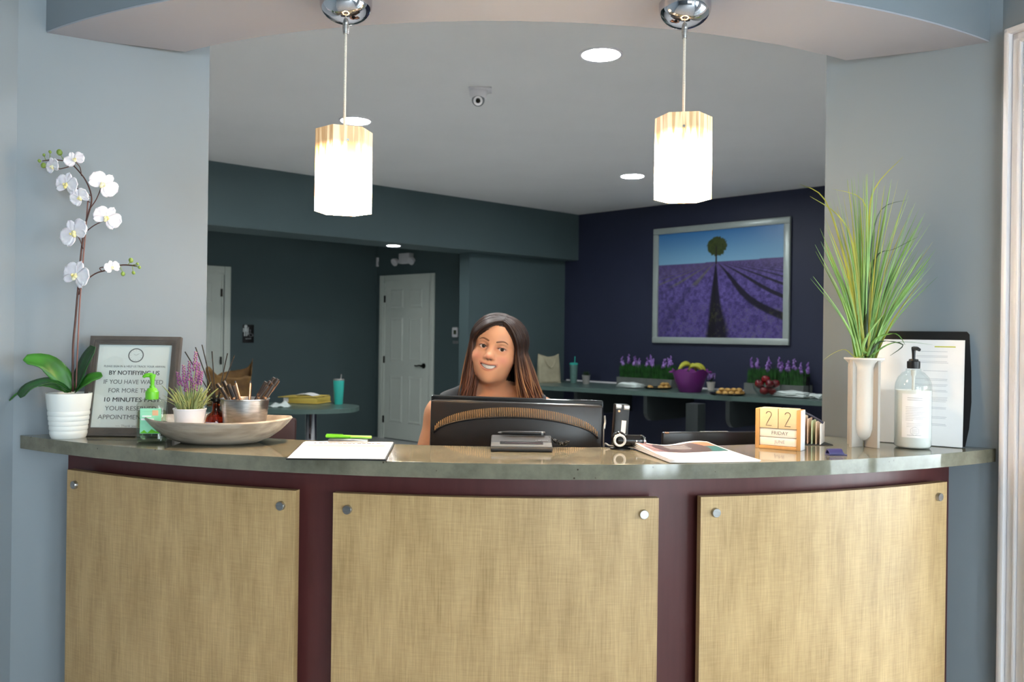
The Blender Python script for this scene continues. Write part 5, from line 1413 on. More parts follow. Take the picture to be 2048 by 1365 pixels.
# platters of cookies
M['cookie'] = mat('golden_cookie', (178, 132, 66), 0.75, rgb2=(206, 170, 100), scale=26, bump=.2)
def platter(u, v, r, label, cookies, clabel, group, push=.05):
    p = on_bar(u, v) + pn * push
    t = thing('platter', label, 'platter', p)
    MB().lathe([(0, 0), (r * .85, 0), (r, .014), (r * .99, .018), (r * .84, .006), (0, .006)], 36).build('tray', 'blackg', t)
    ck = MB().lathe([(0, -.014), (.020, -.013), (.028, -.006), (.029, .002), (.023, .011), (.010, .015), (0, .0155)], 18).mesh('cookie', 'cookie', smooth=180)
    for k, (cx_, cy_, cz_, lab_) in enumerate(cookies):
        o = inst('cookie', ck, None, p + Vector((cx_, cy_, cz_)), (.25 * math.sin(k * 3.1), .25 * math.cos(k * 2.3), k * 1.7), (1, 1, 1.1))
        tag(o, lab_ or clabel, 'cookie', group)
    return t
platter(1322, 778, .145, 'round black tray with a few cookies left of the purple bowl', [(-.085, -.05, .021, 'single golden cookie at the left of the sparse tray')] + [(x_, y_, z_, None) for x_, y_, z_ in ((.02, -.04, .021), (.075, -.045, .021), (.045, .015, .021), (.10, .01, .021), (.045, -.02, .048), (.08, -.01, .048))], 'golden cookie heaped at the right of the sparse tray', 'cookies on the left tray')
platter(1461, 790, .165, 'round black tray full of cookies between the bowls', [(x_, y_, z_, None) for x_, y_, z_ in ((-.09, -.05, .021), (-.035, -.06, .021), (.02, -.06, .021), (.075, -.055, .021), (.12, -.02, .021), (-.06, .01, .021), (.0, .0, .021), (.06, .005, .021), (-.06, -.025, .048), (-.005, -.03, .048), (.05, -.03, .048), (.10, -.03, .048))], 'golden cookie heaped on the full tray', 'cookies on the right tray')
# apples in glass bowl
p = on_bar(1530, 791) + pn * .10 + pd * .07
t = thing('glass_bowl', 'clear glass bowl of red apples on the bar', 'bowl', p)
MB().lathe([(0, .0), (.07, .0), (.075, .004), (.118, .06), (.130, .105), (.126, .105), (.113, .06), (.07, .010), (0, .010)], 40).build('vessel', 'clear', t, smooth=60)
M['apple'] = mat('red_apple_skin', (142, 30, 34), 0.25, rgb2=(84, 16, 26), scale=7, coat=.3)
ap = MB().lathe([(0, -.028), (.010, -.033), (.024, -.030), (.035, -.012), (.038, .006), (.034, .022), (.022, .031), (.010, .030), (0, .022)], 24).mesh('apple', 'apple', smooth=180)
stm = MB().tube([(0, 0, .022), (.003, 0, .042)], .0018, 5).mesh('stalk', 'stem')
als = ['red apple on top of the pile in the glass bowl', 'red apple at the upper left of the glass bowl', 'red apple at the upper right of the glass bowl', 'bright red apple at the front of the glass bowl']
for k, (x_, y_, z_) in enumerate(((-.005, .02, .150), (-.075, -.015, .112), (.075, -.01, .112), (.005, -.065, .115), (-.045, .05, .10), (.045, .055, .10), (-.035, -.03, .048), (.04, -.02, .048), (0, .045, .048))):
    t2 = thing('apple', als[k] if k < 4 else 'dark red apple lower in the glass bowl', 'apple', p + Vector((x_, y_, z_)), group='apples in the glass bowl', rot=(.3 * math.sin(k * 2), .3 * math.cos(k), k))
    inst('fruit', ap, t2); inst('stalk', stm, t2)
# dark canister beside the planter
p = on_bar(1634, 788) + pn * .06; p.z = BARZ
t = thing('coffee_dispenser', 'tall black canister at the right end of the bar', 'canister', p + pd * .08)
MB().lathe([(0, 0), (.055, 0), (.055, .16), (.048, .178), (0, .18)], 28).build('body', 'blackp', t)
MB().lathe([(0, .178), (.03, .178), (.03, .195), (0, .197)], 20).build('lid', 'blackg', t)

# table with things, left
TZ = .75
tcn = PZ(560, 812, TZ); 
tbl = thing('pedestal_table', 'oval slate green table on chrome pedestals before the teal recess', 'table', (tcn.x, tcn.y, 0), 0)
rtip = PZ(723, 811, TZ); rx = rtip.x - tcn.x; ry = .36
ell = [(rx * math.copysign(abs(math.cos(a)) ** .8, math.cos(a)), ry * math.copysign(abs(math.sin(a)) ** .8, math.sin(a))) for a in [2 * PI * k / 56 for k in range(56)]]
MB().prism(ell, TZ - .035, TZ).build('top', 'bar', tbl, smooth=30)
lgx = PZ(625, 812, TZ).x - tcn.x
for sx in (lgx, -lgx):
    MB().lathe([(0, .02), (.047, .02), (.047, TZ - .05), (.09, TZ - .045), (.09, TZ - .036), (0, TZ - .036)], 28, (sx, 0, 0)).build('column', 'chrome', tbl)
    MB().lathe([(0, 0), (.26, 0), (.25, .012), (.06, .03), (0, .03)], 32, (sx, 0, 0)).build('base', 'darkmetal', tbl)
def on_table(u, v): return PZ(u, v, TZ)
p = on_table(677, 809)
t = thing('travel_tumbler', 'turquoise travel tumbler with clear lid and straw on the oval table', 'tumbler', p)
MB().lathe([(0, 0), (.034, 0), (.036, .004), (.046, .185), (.0465, .205), (.043, .205), (.034, .006), (0, .006)], 32).build('cup', 'aqua', t)
MB().lathe([(0, .203), (.047, .203), (.0475, .212), (.043, .216), (0, .216)], 28).build('lid', 'silver', t)
MB().tube([(.0, 0, .1), (.022, 0, .255)], .0035, 8).build('straw', 'silver', t)
M['yellow'] = mat('yellow_card', (214, 186, 88), 0.55, var=.08)
p = on_table(607, 807)
t = thing('yellow_folder', 'thick yellow folder of papers lying on the oval table', 'folder', p, -.28)
MB().box((0, .06, .006), (.34, .24, .006), bev=.002).build('cover', 'yellow', t)
MB().box((-.01, .06, .030), (.31, .22, .042), bev=.003).build('pages', 'paper', t)
MB().box((-.03, .06, .056), (.36, .25, .006), (0, -.03, 0), bev=.002).build('cover', 'yellow', t)
MB().box((.155, .06, .030), (.012, .235, .05), bev=.003).build('spine', 'yellow', t)
MB().box((.02, -.056, .030), (.26, .005, .044), bev=.002).build('flap', 'yellow', t)
mb = MB().grid(lambda a, b: ((a - .5) * .18, (b - .5) * .13 + .06, .064 + .014 * math.sin(PI * a) * (1 + .4 * math.sin(8 * b))), 10, 6).build('loose_sheet', 'paper', t, smooth=180)
p = on_table(558, 814)
t = thing('paper_tissue', 'crumpled pale tissue beside the yellow folder', 'tissue', p, .1)
MB().grid(lambda a, b: ((a - .5) * .19, (b - .5) * .14 + .03, .004 + .045 * math.sin(PI * a) ** 2 * b * (.7 + .3 * math.sin(11 * a)) + .006 * math.sin(13 * a + 5 * b)), 16, 8).build('sheet', 'napkin', t, smooth=60).modifiers.new('t', 'SOLIDIFY').thickness = .002
M['kraft'] = mat('brown_kraft_paper', (142, 106, 58), 0.7, rgb2=(98, 68, 36), scale=9, bump=.1)
p = on_table(458, 826); p.y = max(p.y, tcn.y - .3); p = Vector((ray(458, 800)[0] * tcn.y, tcn.y, TZ))
bag = thing('paper_bag', 'open crumpled brown paper bag on the oval table behind the pens', 'paper bag', p, .2)
def kb(a, b):
    an = 2 * PI * a; ca, sa = math.cos(an), math.sin(an); e = 4.5
    xx = abs(ca) ** (2 / e) * (1 if ca > 0 else -1); yy = abs(sa) ** (2 / e) * (1 if sa > 0 else -1)
    h = .27 + .04 * math.sin(an * 2 + .4) + .06 * max(0, math.cos(an - .5)) ** 4 + .02 * math.sin(5 * an)
    fl2 = 1 + .12 * b ** 3 + .03 * math.sin(6 * an + 4 * b)
    return (xx * .165 * fl2, yy * .10 * fl2, h * b)
MB().grid(kb, 48, 10).build('body', 'kraft', bag, smooth=40).modifiers.new('t', 'SOLIDIFY').thickness = .003
MB().box((0, 0, .003), (.30, .18, .006)).build('bottom', 'kraft', bag, smooth=0)
# brown chair
M['brownvinyl'] = mat('dark_brown_vinyl', (74, 46, 42), 0.45, var=.12)
cy = 6.05; pR = P(592, 840, cy); pt = P(560, 836, cy)
ch = thing('side_chair', 'dark brown padded chair tucked under the oval table', 'chair', (pR.x - .22, cy, 0), 0)
zt3 = pt.z
MB().box((0, 0, zt3 - .19), (.44, .05, .38), (-.08, 0, 0), bev=.02).build('backrest', 'brownvinyl', ch)
MB().box((0, .23, .45), (.44, .44, .06), bev=.02).build('seat', 'brownvinyl', ch)
for sx in (-.19, .19):
    for sy in (.04, .42): MB().tube([(sx, sy, .43), (sx * 1.06, sy, 0)], .012, 8).build('leg', 'darkmetal', ch)
    MB().tube([(sx * .8, .02, zt3 - .25), (sx * .9, .05, .44)], .012, 8).build('back_support', 'darkmetal', ch)

# small fittings on the recess walls
RW = ((DL2.x, DL2.y), ((DL2 + rl).x, (DL2 + rl).y)); DW = ((DL2.x, DL2.y), (DR2.x, DR2.y))
rn = Vector((rl.y, -rl.x, 0)); rn = rn if rn.y < 0 else -rn
dn = Vector((dd.y, -dd.x, 0)); dn = dn if dn.y < 0 else -dn
rrz = math.atan2(-rl.y, -rl.x); drz = math.atan2(dd.y, dd.x)
a, b = PW(485, 668, *RW), PW(507, 668, *RW); tz, bz = PW(496, 650, *RW).z, PW(496, 686, *RW).z
wS = (b - a).length; hS = tz - bz
t = thing('restroom_sign', 'small black restroom sign with white figures on the teal wall', 'sign', Vector((a.x, a.y, bz)) + rn * .001, rrz)
MB().box((wS / 2, -.006, hS / 2), (wS, .010, hS), bev=.002).build('plate', 'blackp', t)
M['signwhite'] = mat('sign_white', (206, 212, 212), .5)
fg = MB()
def man(cx_, s, skirt=False):
    fg.sphere((cx_, -.0112, hS * .90), (.018 * s, .002, .018 * s), 10, 6)
    fg.box((cx_, -.0112, hS * .72), (.036 * s, .002, hS * .20)); fg.box((cx_ - .011 * s, -.0112, hS * .50), (.013 * s, .002, hS * .26)); fg.box((cx_ + .011 * s, -.0112, hS * .50), (.013 * s, .002, hS * .26))
    fg.box((cx_ - .026 * s, -.0112, hS * .70), (.009 * s, .002, hS * .22)); fg.box((cx_ + .026 * s, -.0112, hS * .70), (.009 * s, .002, hS * .22))
man(wS * .25, wS / .12)
fg.build('man_figure', 'signwhite', t)
wf = MB(); s = wS / .12
wf.box((wS * .48, -.0112, hS * .66), (.008 * s, .002, hS * .42)); 
wf.build('divider', 'signwhite', t)
wc2 = MB(); cx_, cz_ = wS * .72, hS * .45
for k in range(14):
    a0, a1 = [math.radians(120 + 250 * (k + d_) / 14) for d_ in (0, 1)]
    wc2.add([(cx_ + rr * math.cos(a_), -.0114, cz_ + rr * math.sin(a_)) for a_ in (a0, a1) for rr in (.018 * s, .023 * s)], [(0, 1, 3, 2)])
wc2.sphere((cx_ - .006 * s, -.0112, cz_ + .046 * s), (.007 * s, .002, .007 * s), 8, 6)
wc2.tube([(cx_ - .006 * s, -.0114, cz_ + .036 * s), (cx_ - .004 * s, -.0114, cz_ + .010 * s), (cx_ + .016 * s, -.0114, cz_ + .008 * s), (cx_ + .026 * s, -.0114, cz_ - .016 * s)], .0035 * s, 5)
wc2.build('wheelchair_figure', 'grey', t)
text('RESTROOM', .018, 'signwhite', t, (wS / 2, -.0112, hS * .20), width=wS * .5)
a = PW(756, 525, *RW)
t = thing('wall_sensor', 'small pale sensor box high in the recess corner', 'sensor', Vector((a.x, a.y, a.z)) + rn * .002, rrz)
MB().box((0, -.02, 0), (.07, .04, .12), bev=.008).build('housing', 'white', t)
MB().box((0, -.041, -.02), (.045, .004, .05), bev=.001).build('window', 'grey', t)
a = PW(815, 518, *DW)
t = thing('emergency_light', 'white twin-head emergency light above the six-panel door', 'emergency light', Vector((a.x, a.y, a.z)) + dn * .002, drz)
MB().box((.02, -.04, 0), (.20, .08, .13), bev=.008).build('housing', 'white', t)
for sx in (-.14, .17): MB().lathe([(0, 0), (.03, 0), (.05, .05), (.05, .06), (0, .065)], 20, (sx, -.05, -.02), R=Matrix.Rotation(PI / 2 + .5, 3, 'X')).build('lamp_head', 'white', t)
a = PW(912, 670, *DW)
t = thing('thermostat', 'white wall thermostat with dark display beside the pier', 'thermostat', Vector((a.x, a.y, a.z)) + dn * .002, drz)
MB().box((0, -.014, .03), (.09, .028, .12), bev=.012).build('housing', 'white', t)
MB().box((.01, -.0285, .03), (.045, .002, .05), bev=.0005).build('display', mat('dark_display', (58, 66, 40), .3), t)
MB().box((0, -.004, -.09), (.09, .006, .035), bev=.001).build('notice_plate', 'grey', t)

# ------------------------------------------------------------------ the woman behind the desk
YH = 2.87
EW = P(986, 696, YH)
_yaw, _rollh, _pitch = math.radians(11), math.radians(11), math.radians(-2)
HB = Matrix.Rotation(_rollh, 3, 'Y') @ Matrix.Rotation(-_yaw, 3, 'Z') @ Matrix.Rotation(_pitch, 3, 'X') @ Matrix(((1, 0, 0), (0, -1, 0), (0, 0, 1)))
# columns of HB: right, forward (to the viewer), up   (HB maps local (x right, f forward, z up) to the room)
HBn = np.array(HB)
def hw(p): return EW + HB @ Vector(p)
def axis(segs):
    out = []
    for a, b, h in segs:
        n = max(1, int(round((b - a) / h))); out.append(np.linspace(a, b, n, endpoint=False))
    out.append(np.array([segs[-1][1]])); return np.concatenate(out).astype(np.float32)
xc = EW.x - .004
class Field:
    def __init__(s, X, Y, Z):
        s.X, s.Y, s.Z = X, Y, Z; s.f = np.full((len(X), len(Y), len(Z)), .5, np.float32)
    def box(s, c, r):
        sl = []
        for A, cc, rr in zip((s.X, s.Y, s.Z), c, r):
            i0 = max(0, np.searchsorted(A, cc - rr) - 1); i1 = min(len(A), np.searchsorted(A, cc + rr) + 1); sl.append(slice(i0, i1))
        return tuple(sl)
    def pts(s, sl): return np.meshgrid(s.X[sl[0]], s.Y[sl[1]], s.Z[sl[2]], indexing='ij')
    def merge(s, sl, d, k, sub=False):
        a = s.f[sl]
        if sub:
            d = -d; h = np.clip(.5 - .5 * (a - d) / k, 0, 1); s.f[sl] = a * (1 - h) + d * h + k * h * (1 - h)
        else:
            h = np.clip(.5 + .5 * (a - d) / k, 0, 1); s.f[sl] = a * (1 - h) + d * h - k * h * (1 - h)
    def ell(s, c, r, k=.02, sub=False, local=True, R=None):
        cw = hw(c) if local else Vector(c); m = max(r) + k + .03
        sl = s.box(cw, (m, m, m)); gx, gy, gz = s.pts(sl)
        B = HBn if local else np.eye(3)
        if R is not None: B = B @ np.array(R)
        dx, dy, dz = gx - cw.x, gy - cw.y, gz - cw.z
        l = [dx * B[0, i] + dy * B[1, i] + dz * B[2, i] for i in range(3)]
        k0 = np.sqrt(sum((l[i] / r[i]) ** 2 for i in range(3))); k1 = np.sqrt(sum((l[i] / r[i] ** 2) ** 2 for i in range(3))) + 1e-6
        s.merge(sl, k0 * (k0 - 1) / k1, k, sub)
    def cap(s, a, b, ra, rb, k=.02, local=True, sub=False):
        a = hw(a) if local else Vector(a); b = hw(b) if local else Vector(b)
        c = (a + b) / 2; m = max(ra, rb) + k + .03; r = [abs(a[i] - b[i]) / 2 + m for i in range(3)]
        sl = s.box(c, r); gx, gy, gz = s.pts(sl); d = b - a; L2 = max(d.dot(d), 1e-9)
        t = np.clip(((gx - a.x) * d.x + (gy - a.y) * d.y + (gz - a.z) * d.z) / L2, 0, 1)
        q = np.sqrt((gx - a.x - t * d.x) ** 2 + (gy - a.y - t * d.y) ** 2 + (gz - a.z - t * d.z) ** 2) - (ra + (rb - ra) * t)
        s.merge(sl, q, k, sub)
    def surface(s):
        f = s.f; X, Y, Z = s.X, s.Y, s.Z; neg = f < 0
        c = np.zeros(tuple(n - 1 for n in f.shape), np.int8)
        for i in (0, 1):
            for j in (0, 1):
                for k in (0, 1): c += neg[i:f.shape[0] - 1 + i, j:f.shape[1] - 1 + j, k:f.shape[2] - 1 + k]
        act = np.argwhere((c > 0) & (c < 8)); idx = -np.ones(c.shape, np.int32); idx[tuple(act.T)] = np.arange(len(act))
        I, J, K = act.T; P_ = np.zeros((len(act), 3)); cnt = np.zeros(len(act))
        cor = [(i, j, k) for i in (0, 1) for j in (0, 1) for k in (0, 1)]
        for a in cor:
            for ax in range(3):
                if a[ax]: continue
                b = list(a); b[ax] = 1
                fa = f[I + a[0], J + a[1], K + a[2]]; fb = f[I + b[0], J + b[1], K + b[2]]; m = (fa < 0) != (fb < 0)
                t = np.where(m, fa / np.where(m, fa - fb, 1), 0)
                pa = np.stack([X[I + a[0]], Y[J + a[1]], Z[K + a[2]]], 1); pb = np.stack([X[I + b[0]], Y[J + b[1]], Z[K + b[2]]], 1)
                P_ += np.where(m[:, None], pa + (pb - pa) * t[:, None], 0); cnt += m
        P_ /= cnt[:, None]
        faces = []
        for ax in range(3):
            o1, o2 = [(1, 2), (2, 0), (0, 1)][ax]
            sh = list(f.shape); A = [slice(None)] * 3; B = [slice(None)] * 3
            A[ax] = slice(0, sh[ax] - 1); B[ax] = slice(1, sh[ax]); A[o1] = B[o1] = slice(1, sh[o1] - 1); A[o2] = B[o2] = slice(1, sh[o2] - 1)
            n0, n1 = neg[tuple(A)], neg[tuple(B)]; e = np.argwhere(n0 != n1)
            fl = n0[tuple(e.T)]; e = e.copy(); e[:, o1] += 1; e[:, o2] += 1
            def ci(d1, d2):
                q = e.copy(); q[:, o1] += d1; q[:, o2] += d2; return idx[tuple(q.T)]
            q = np.stack([ci(-1, -1), ci(0, -1), ci(0, 0), ci(-1, 0)], 1)
            q[~fl] = q[~fl][:, ::-1]; faces.append(q)
        F = np.concatenate(faces); F = F[(F >= 0).all(1)]
        return P_, F
def np_mesh(name, V, F, m, cols=None):
    me = bpy.data.meshes.new(name); me.vertices.add(len(V)); me.vertices.foreach_set('co', V.astype(np.float32).ravel())
    me.loops.add(F.size); me.loops.foreach_set('vertex_index', F.astype(np.int32).ravel())
    me.polygons.add(len(F)); me.polygons.foreach_set('loop_start', np.arange(0, F.size, 4, dtype=np.int32)); me.polygons.foreach_set('loop_total', np.full(len(F), 4, np.int32))
    me.update(calc_edges=True); me.validate()
    me.polygons.foreach_set('use_smooth', [True] * len(me.polygons))
    if cols is not None:
        at = me.color_attributes.new('Col', 'FLOAT_COLOR', 'POINT'); at.data.foreach_set('color', cols.astype(np.float32).ravel())
    me.materials.append(M[m] if isinstance(m, str) else m); me.update()
    return me
H0 = .008
ax_ = axis([(xc - .37, xc - .115, H0), (xc - .115, xc + .115, .0024), (xc + .115, xc + .36, H0)])
ay_ = axis([(YH - .50, YH - .055, H0), (YH - .055, YH + .055, .0024), (YH + .055, YH + .30, H0)])
az_ = axis([(0.0, EW.z - .15, .009), (EW.z - .15, EW.z + .05, .0024), (EW.z + .05, EW.z + .15, .005)])
def torso(F, g=0.0):
    """trunk only, in room coordinates, grown by g"""
    x0, y0 = xc + .004, YH + .105
    F.ell((x0, y0, .985), (.160 + g, .108 + g, .17 + g), .03, local=False)
    F.ell((x0, y0, .80), (.140 + g, .100 + g, .20 + g), .05, local=False)
    F.ell((x0, y0 + .01, .60), (.178 + g, .130 + g, .12 + g), .05, local=False)
    F.cap((x0 - .150, y0, 1.098), (x0 + .150, y0, 1.092), .046 + g, .046 + g, .05, local=False)
    for sx in (-1, 1):
        F.cap((x0 + sx * .03, y0 - .008, 1.185), (x0 + sx * .150, y0, 1.108), .030 + g, .040 + g, .03, local=False)
        F.ell((x0 + sx * .075, y0 - .085, .965), (.068 + g, .055 + g, .07 + g), .03, local=False)
def legs(F, g=0.0, feet=True):
    x0, y0 = xc + .004, YH + .105
    for sx in (-1, 1):
        F.cap((x0 + sx * .095, y0 + .01, .585), (x0 + sx * .13, y0 - .40, .56), .082 + g, .060 + g, .03, local=False)
        F.cap((x0 + sx * .13, y0 - .40, .555), (x0 + sx * .13, y0 - .36, .10), .056 + g, .036 + g, .02, local=False)
        if feet: F.cap((x0 + sx * .13, y0 - .345, .055), (x0 + sx * .135, y0 - .50, .040), .040 + g, .032 + g, .02, local=False)
F = Field(ax_, ay_, az_)
torso(F); legs(F)
x0, y0 = xc + .004, YH + .105
for sx in (-1, 1):
    sh = Vector((x0 + sx * .185, y0, 1.078)); el = Vector((x0 + sx * .258, y0 - .03, .838)); wr = Vector((x0 + sx * .125, y0 - .315, .800))
    F.ell(sh, (.050, .052, .055), .03, local=False)
    F.cap(sh, el, .047, .038, .03, local=False); F.cap(el, wr, .039, .026, .02, local=False)
    pm = wr + Vector((-sx * .012, -.050, -.006)); F.ell(pm, (.040, .050, .017), .015, local=False)
    for q_, (ox, ln) in enumerate(((-.030, .060), (-.010, .074), (.010, .078), (.029, .070))):
        k1 = pm + Vector((ox, -.038, .004)); k2 = k1 + Vector((ox * .15, -ln * .5, .006)); k3 = k2 + Vector((0, -ln * .42, -.020))
        F.cap(k1, k2, .0095, .0088, .004, local=False); F.cap(k2, k3, .0088, .0078, .004, local=False)
    th = pm + Vector((-sx * .030, .012, -.002)); t1 = th + Vector((-sx * .026, -.030, -.004)); F.cap(th, t1, .012, .0100, .008, local=False); F.cap(t1, t1 + Vector((-sx * .008, -.026, -.006)), .0100, .0085, .004, local=False)
# neck and head
F.cap(hw((.002, -.090, -.075)), (x0, y0 + .006, 1.130), .047, .054, .018, local=False)
F.ell((0, -.074, .026), (.078, .096, .092), .02)
F.ell((0, -.045, -.036), (.068, .066, .086), .03)
F.ell((0, -.028, -.078), (.048, .044, .034), .03)
F.ell((0, .003, -.103), (.020, .015, .016), .022)
F.ell((0, -.034, .046), (.064, .046, .046), .03)
for sx in (-1, 1):
    F.ell((sx * .040, -.014, -.036), (.027, .024, .024), .026)
    F.cap((sx * .012, .009, .017), (sx * .044, -.002, .019), .008, .007, .014)
    F.ell((sx * .078, -.078, -.012), (.010, .018, .030), .01)
F.ell((0, .000, -.063), (.034, .020, .026), .016)
for sx in (-1, 1): F.ell((sx * .0325, .020, .000), (.019, .014, .0125), .012, sub=True)
F.cap((0, .010, .006), (0, .027, -.026), .0075, .0095, .012)
F.ell((0, .029, -.0325), (.0115, .0105, .0095), .008)
for sx in (-1, 1):
    F.ell((sx * .0125, .019, -.036), (.0080, .0095, .0070), .006)
    F.ell((sx * .0062, .026, -.0425), (.0036, .0050, .0030), .002, sub=True)
    F.ell((sx * .0325, .0, .0), (.0160, .0150, .0128), .005)
    F.ell((sx * .0325, .0165, -.0008), (.0126, .012, .0037), .0015, sub=True)
def mz(x): return 9.5 * x * x       # smile: corners rise
def mf(x): return .0215 - 13.0 * x * x
xs_ = np.linspace(-.0305, .0305, 13)
for a, b in zip(xs_[:-1], xs_[1:]):
    ra, rb = [.0018 + .0018 * (1 - (abs(x) / .0305) ** 2) for x in (a, b)]
    F.cap((a, mf(a) - .001, -.0585 + mz(a) * .45 - .0010 * math.cos(a * 420)), (b, mf(b) - .001, -.0585 + mz(b) * .45 - .0010 * math.cos(b * 420)), ra * .9, rb * .9, .003)
    F.cap((a, mf(a) - .002, -.0765 + mz(a) * 1.85), (b, mf(b) - .002, -.0765 + mz(b) * 1.85), ra * 1.25, rb * 1.25, .003)
for x in np.linspace(-.0245, .0245, 15):
    e = 1 - (x / .030) ** 2
    F.ell((x, mf(x) - .001, -.0668 + mz(x) * 1.2), (.0042, .0120, .0009 + .0060 * e), .0015, sub=True)
V, Q = F.surface()
loc_ = (V - np.array(EW)) @ HBn
lx, lf_, lz = loc_.T
skin = np.array(lin((216, 158, 122))[:3]); pink = np.array(lin((220, 124, 108))[:3]); lipc = np.array(lin((178, 90, 80))[:3]); dark = np.array(lin((52, 24, 20))[:3]); hairc = np.array(lin((46, 30, 24))[:3])
C = np.tile(skin, (len(V), 1))
def blend(w, c): 
    global C
    w = np.clip(w, 0, 1)[:, None]; C = C * (1 - w) + c * w
head = lz > -.13
for sx in (-1, 1): blend(.42 * np.exp(-(((lx - sx * .045) / .020) ** 2 + ((lz + .036) / .017) ** 2)) * (lf_ > -.05) * head, pink)
blend(.35 * np.exp(-((lx / .012) ** 2 + ((lz + .033) / .010) ** 2)) * (lf_ > .01), pink)
up_ = -.0585 + mz(lx) * .45; lo_l = -.0765 + mz(lx) * 1.85
wl = np.exp(-np.minimum(((lz - up_) / .0036) ** 4, ((lz - lo_l) / .0046) ** 4)) * (np.abs(lx) < .033) * (lf_ > -.002)
blend(.62 * wl, lipc)
cav = (lz < up_ - .001) & (lz > lo_l + .001) & (np.abs(lx) < .028) & (lf_ < mf(lx) - .004) & (lf_ > -.02)
blend(.9 * cav, dark)
for sx in (-1, 1):
    blend(.85 * np.exp(-(((lx - sx * .0062) / .0040) ** 2 + ((lz + .0420) / .0028) ** 2)) * (lf_ > .010), dark)
    er = np.sqrt(((lx - sx * .0325) / .0150) ** 2 + ((lz + .0005) / .0068) ** 2)
    blend(.55 * np.exp(-((er - 1.0) / .22) ** 2) * (lf_ > -.004) * (lz > -.0005), dark)
    blend(.25 * np.exp(-((er - 1.1) / .5) ** 2) * (lf_ > -.004), pink * .7)
scalp = (lz - (.076 - 1.1 * np.maximum(0, np.abs(lx) - .028)) > 0) | ((lf_ < -.072) & (lz > -.10))
blend(scalp * head * (lz > -.10), hairc)
M['skin'] = mat_attr('skin', .46, .35, sub=.12)
person = thing('person', 'smiling woman with long brown hair and black sleeveless top behind the monitor', 'person', (x0, y0, 0))
Po = np.array([x0, y0, 0.0])
inst('body', np_mesh('body', V - Po, Q, 'skin', np.concatenate([C, np.ones((len(V), 1))], 1)), person)
def pl_(p): return Vector(p) - Vector((x0, y0, 0))
def hl(p): return pl_(hw(p))
def surf_f(x, z, w=.003):
    m = (np.abs(lx - x) < w) & (np.abs(lz - z) < w) & (lf_ > -.04)
    return float(lf_[m].max()) if m.any() else .01
# eyes
M['eyewhite'] = mat('eye_white', (232, 224, 218), .12, var=.02)
M['iris'] = mat('hazel_iris', (74, 62, 46), .15, rgb2=(44, 36, 28), scale=40)
M['pupil'] = mat('pupil', (10, 9, 9), .1)
M['brow'] = mat('brown_brow_hair', (128, 86, 62), .6)
M['lash'] = mat('dark_lash', (40, 26, 22), .6)
M['teeth'] = mat('teeth_enamel', (240, 232, 216), .2, var=.02)
for sx in (-1, 1):
    c = Vector((sx * .0325, .0008, 0)); look = Vector((sx * .002 + .0 , 1, .0)).normalized()
    look = (HB.transposed() @ (Vector((0, 0, EYE)) - EW)).normalized()
    e_ = MB().sphere(hl(c), .0138, 40, 28).build('eye', 'eyewhite', person, smooth=180)
    Rq = (HB @ look).to_track_quat('Z', 'Y').to_matrix(); cc = hl(c)
    MB().lathe([(0, .01400), (.0030, .01380), (.0066, .01245), (.0066, .0118), (0, .0118)], 24, cc, R=Rq).build('iris', 'iris', e_, smooth=180)
    MB().lathe([(0, .01425), (.0028, .0141), (.0028, .0130), (0, .0130)], 16, cc, R=Rq).build('pupil', 'pupil', e_, smooth=180)
    br = [(.012, .0175, .0195), (.022, .0160, .0235), (.033, .0105, .0262), (.043, .0025, .0245), (.051, -.0075, .0190)]
    MB().tube(smooth_path([hl((sx * a, surf_f(sx * a, z) - .0018, z)) for a, b, z in br], 4), [.0024, .0030, .0033, .0034, .0034, .0033, .0032, .0031, .0029, .0027, .0025, .0023, .0020, .0018, .0015, .0012, .0007], 6).build('eyebrow', 'brow', person, smooth=180)
    ls = [(.0195, .0105, -.0010), (.0250, .0142, .0034), (.0325, .0158, .0046), (.0400, .0135, .0036), (.0462, .0078, .0008)]
    MB().tube(smooth_path([hl((sx * a, b, z)) for a, b, z in ls], 4), .0012, 5).build('eyelash', 'lash', person, smooth=180)
# teeth: a curved row
for row, (za, zb) in enumerate((( -.0580, -.0735),)):
    for k in range(-4, 5):
        a0, a1 = (k - .47) * .0058, (k + .47) * .0058
        if abs(k) == 4: a1 = a0 + .0045 if k > 0 else a1
        mb = MB(); vs = []
        for x in (a0, (a0 + a1) / 2, a1):
            for z in (za, zb + (.0006 if abs(k) in (1, 3) else 0)):
                for df in (0, -.004): vs.append(hl((x, mf(x) * .8 - .0042 + df + (.0004 if x == (a0 + a1) / 2 else 0), z + mz(x) * 1.05)))
        fs = []
        for i in (0, 1):
            o4 = i * 4
            fs += [(o4 + 0, o4 + 2, o4 + 6, o4 + 4), (o4 + 1, o4 + 5, o4 + 7, o4 + 3), (o4 + 0, o4 + 4, o4 + 5, o4 + 1), (o4 + 2, o4 + 3, o4 + 7, o4 + 6)]
        fs += [(0, 1, 3, 2), (8, 10, 11, 9)]
        mb.add(vs, fs).build('tooth', 'teeth', person, smooth=60)
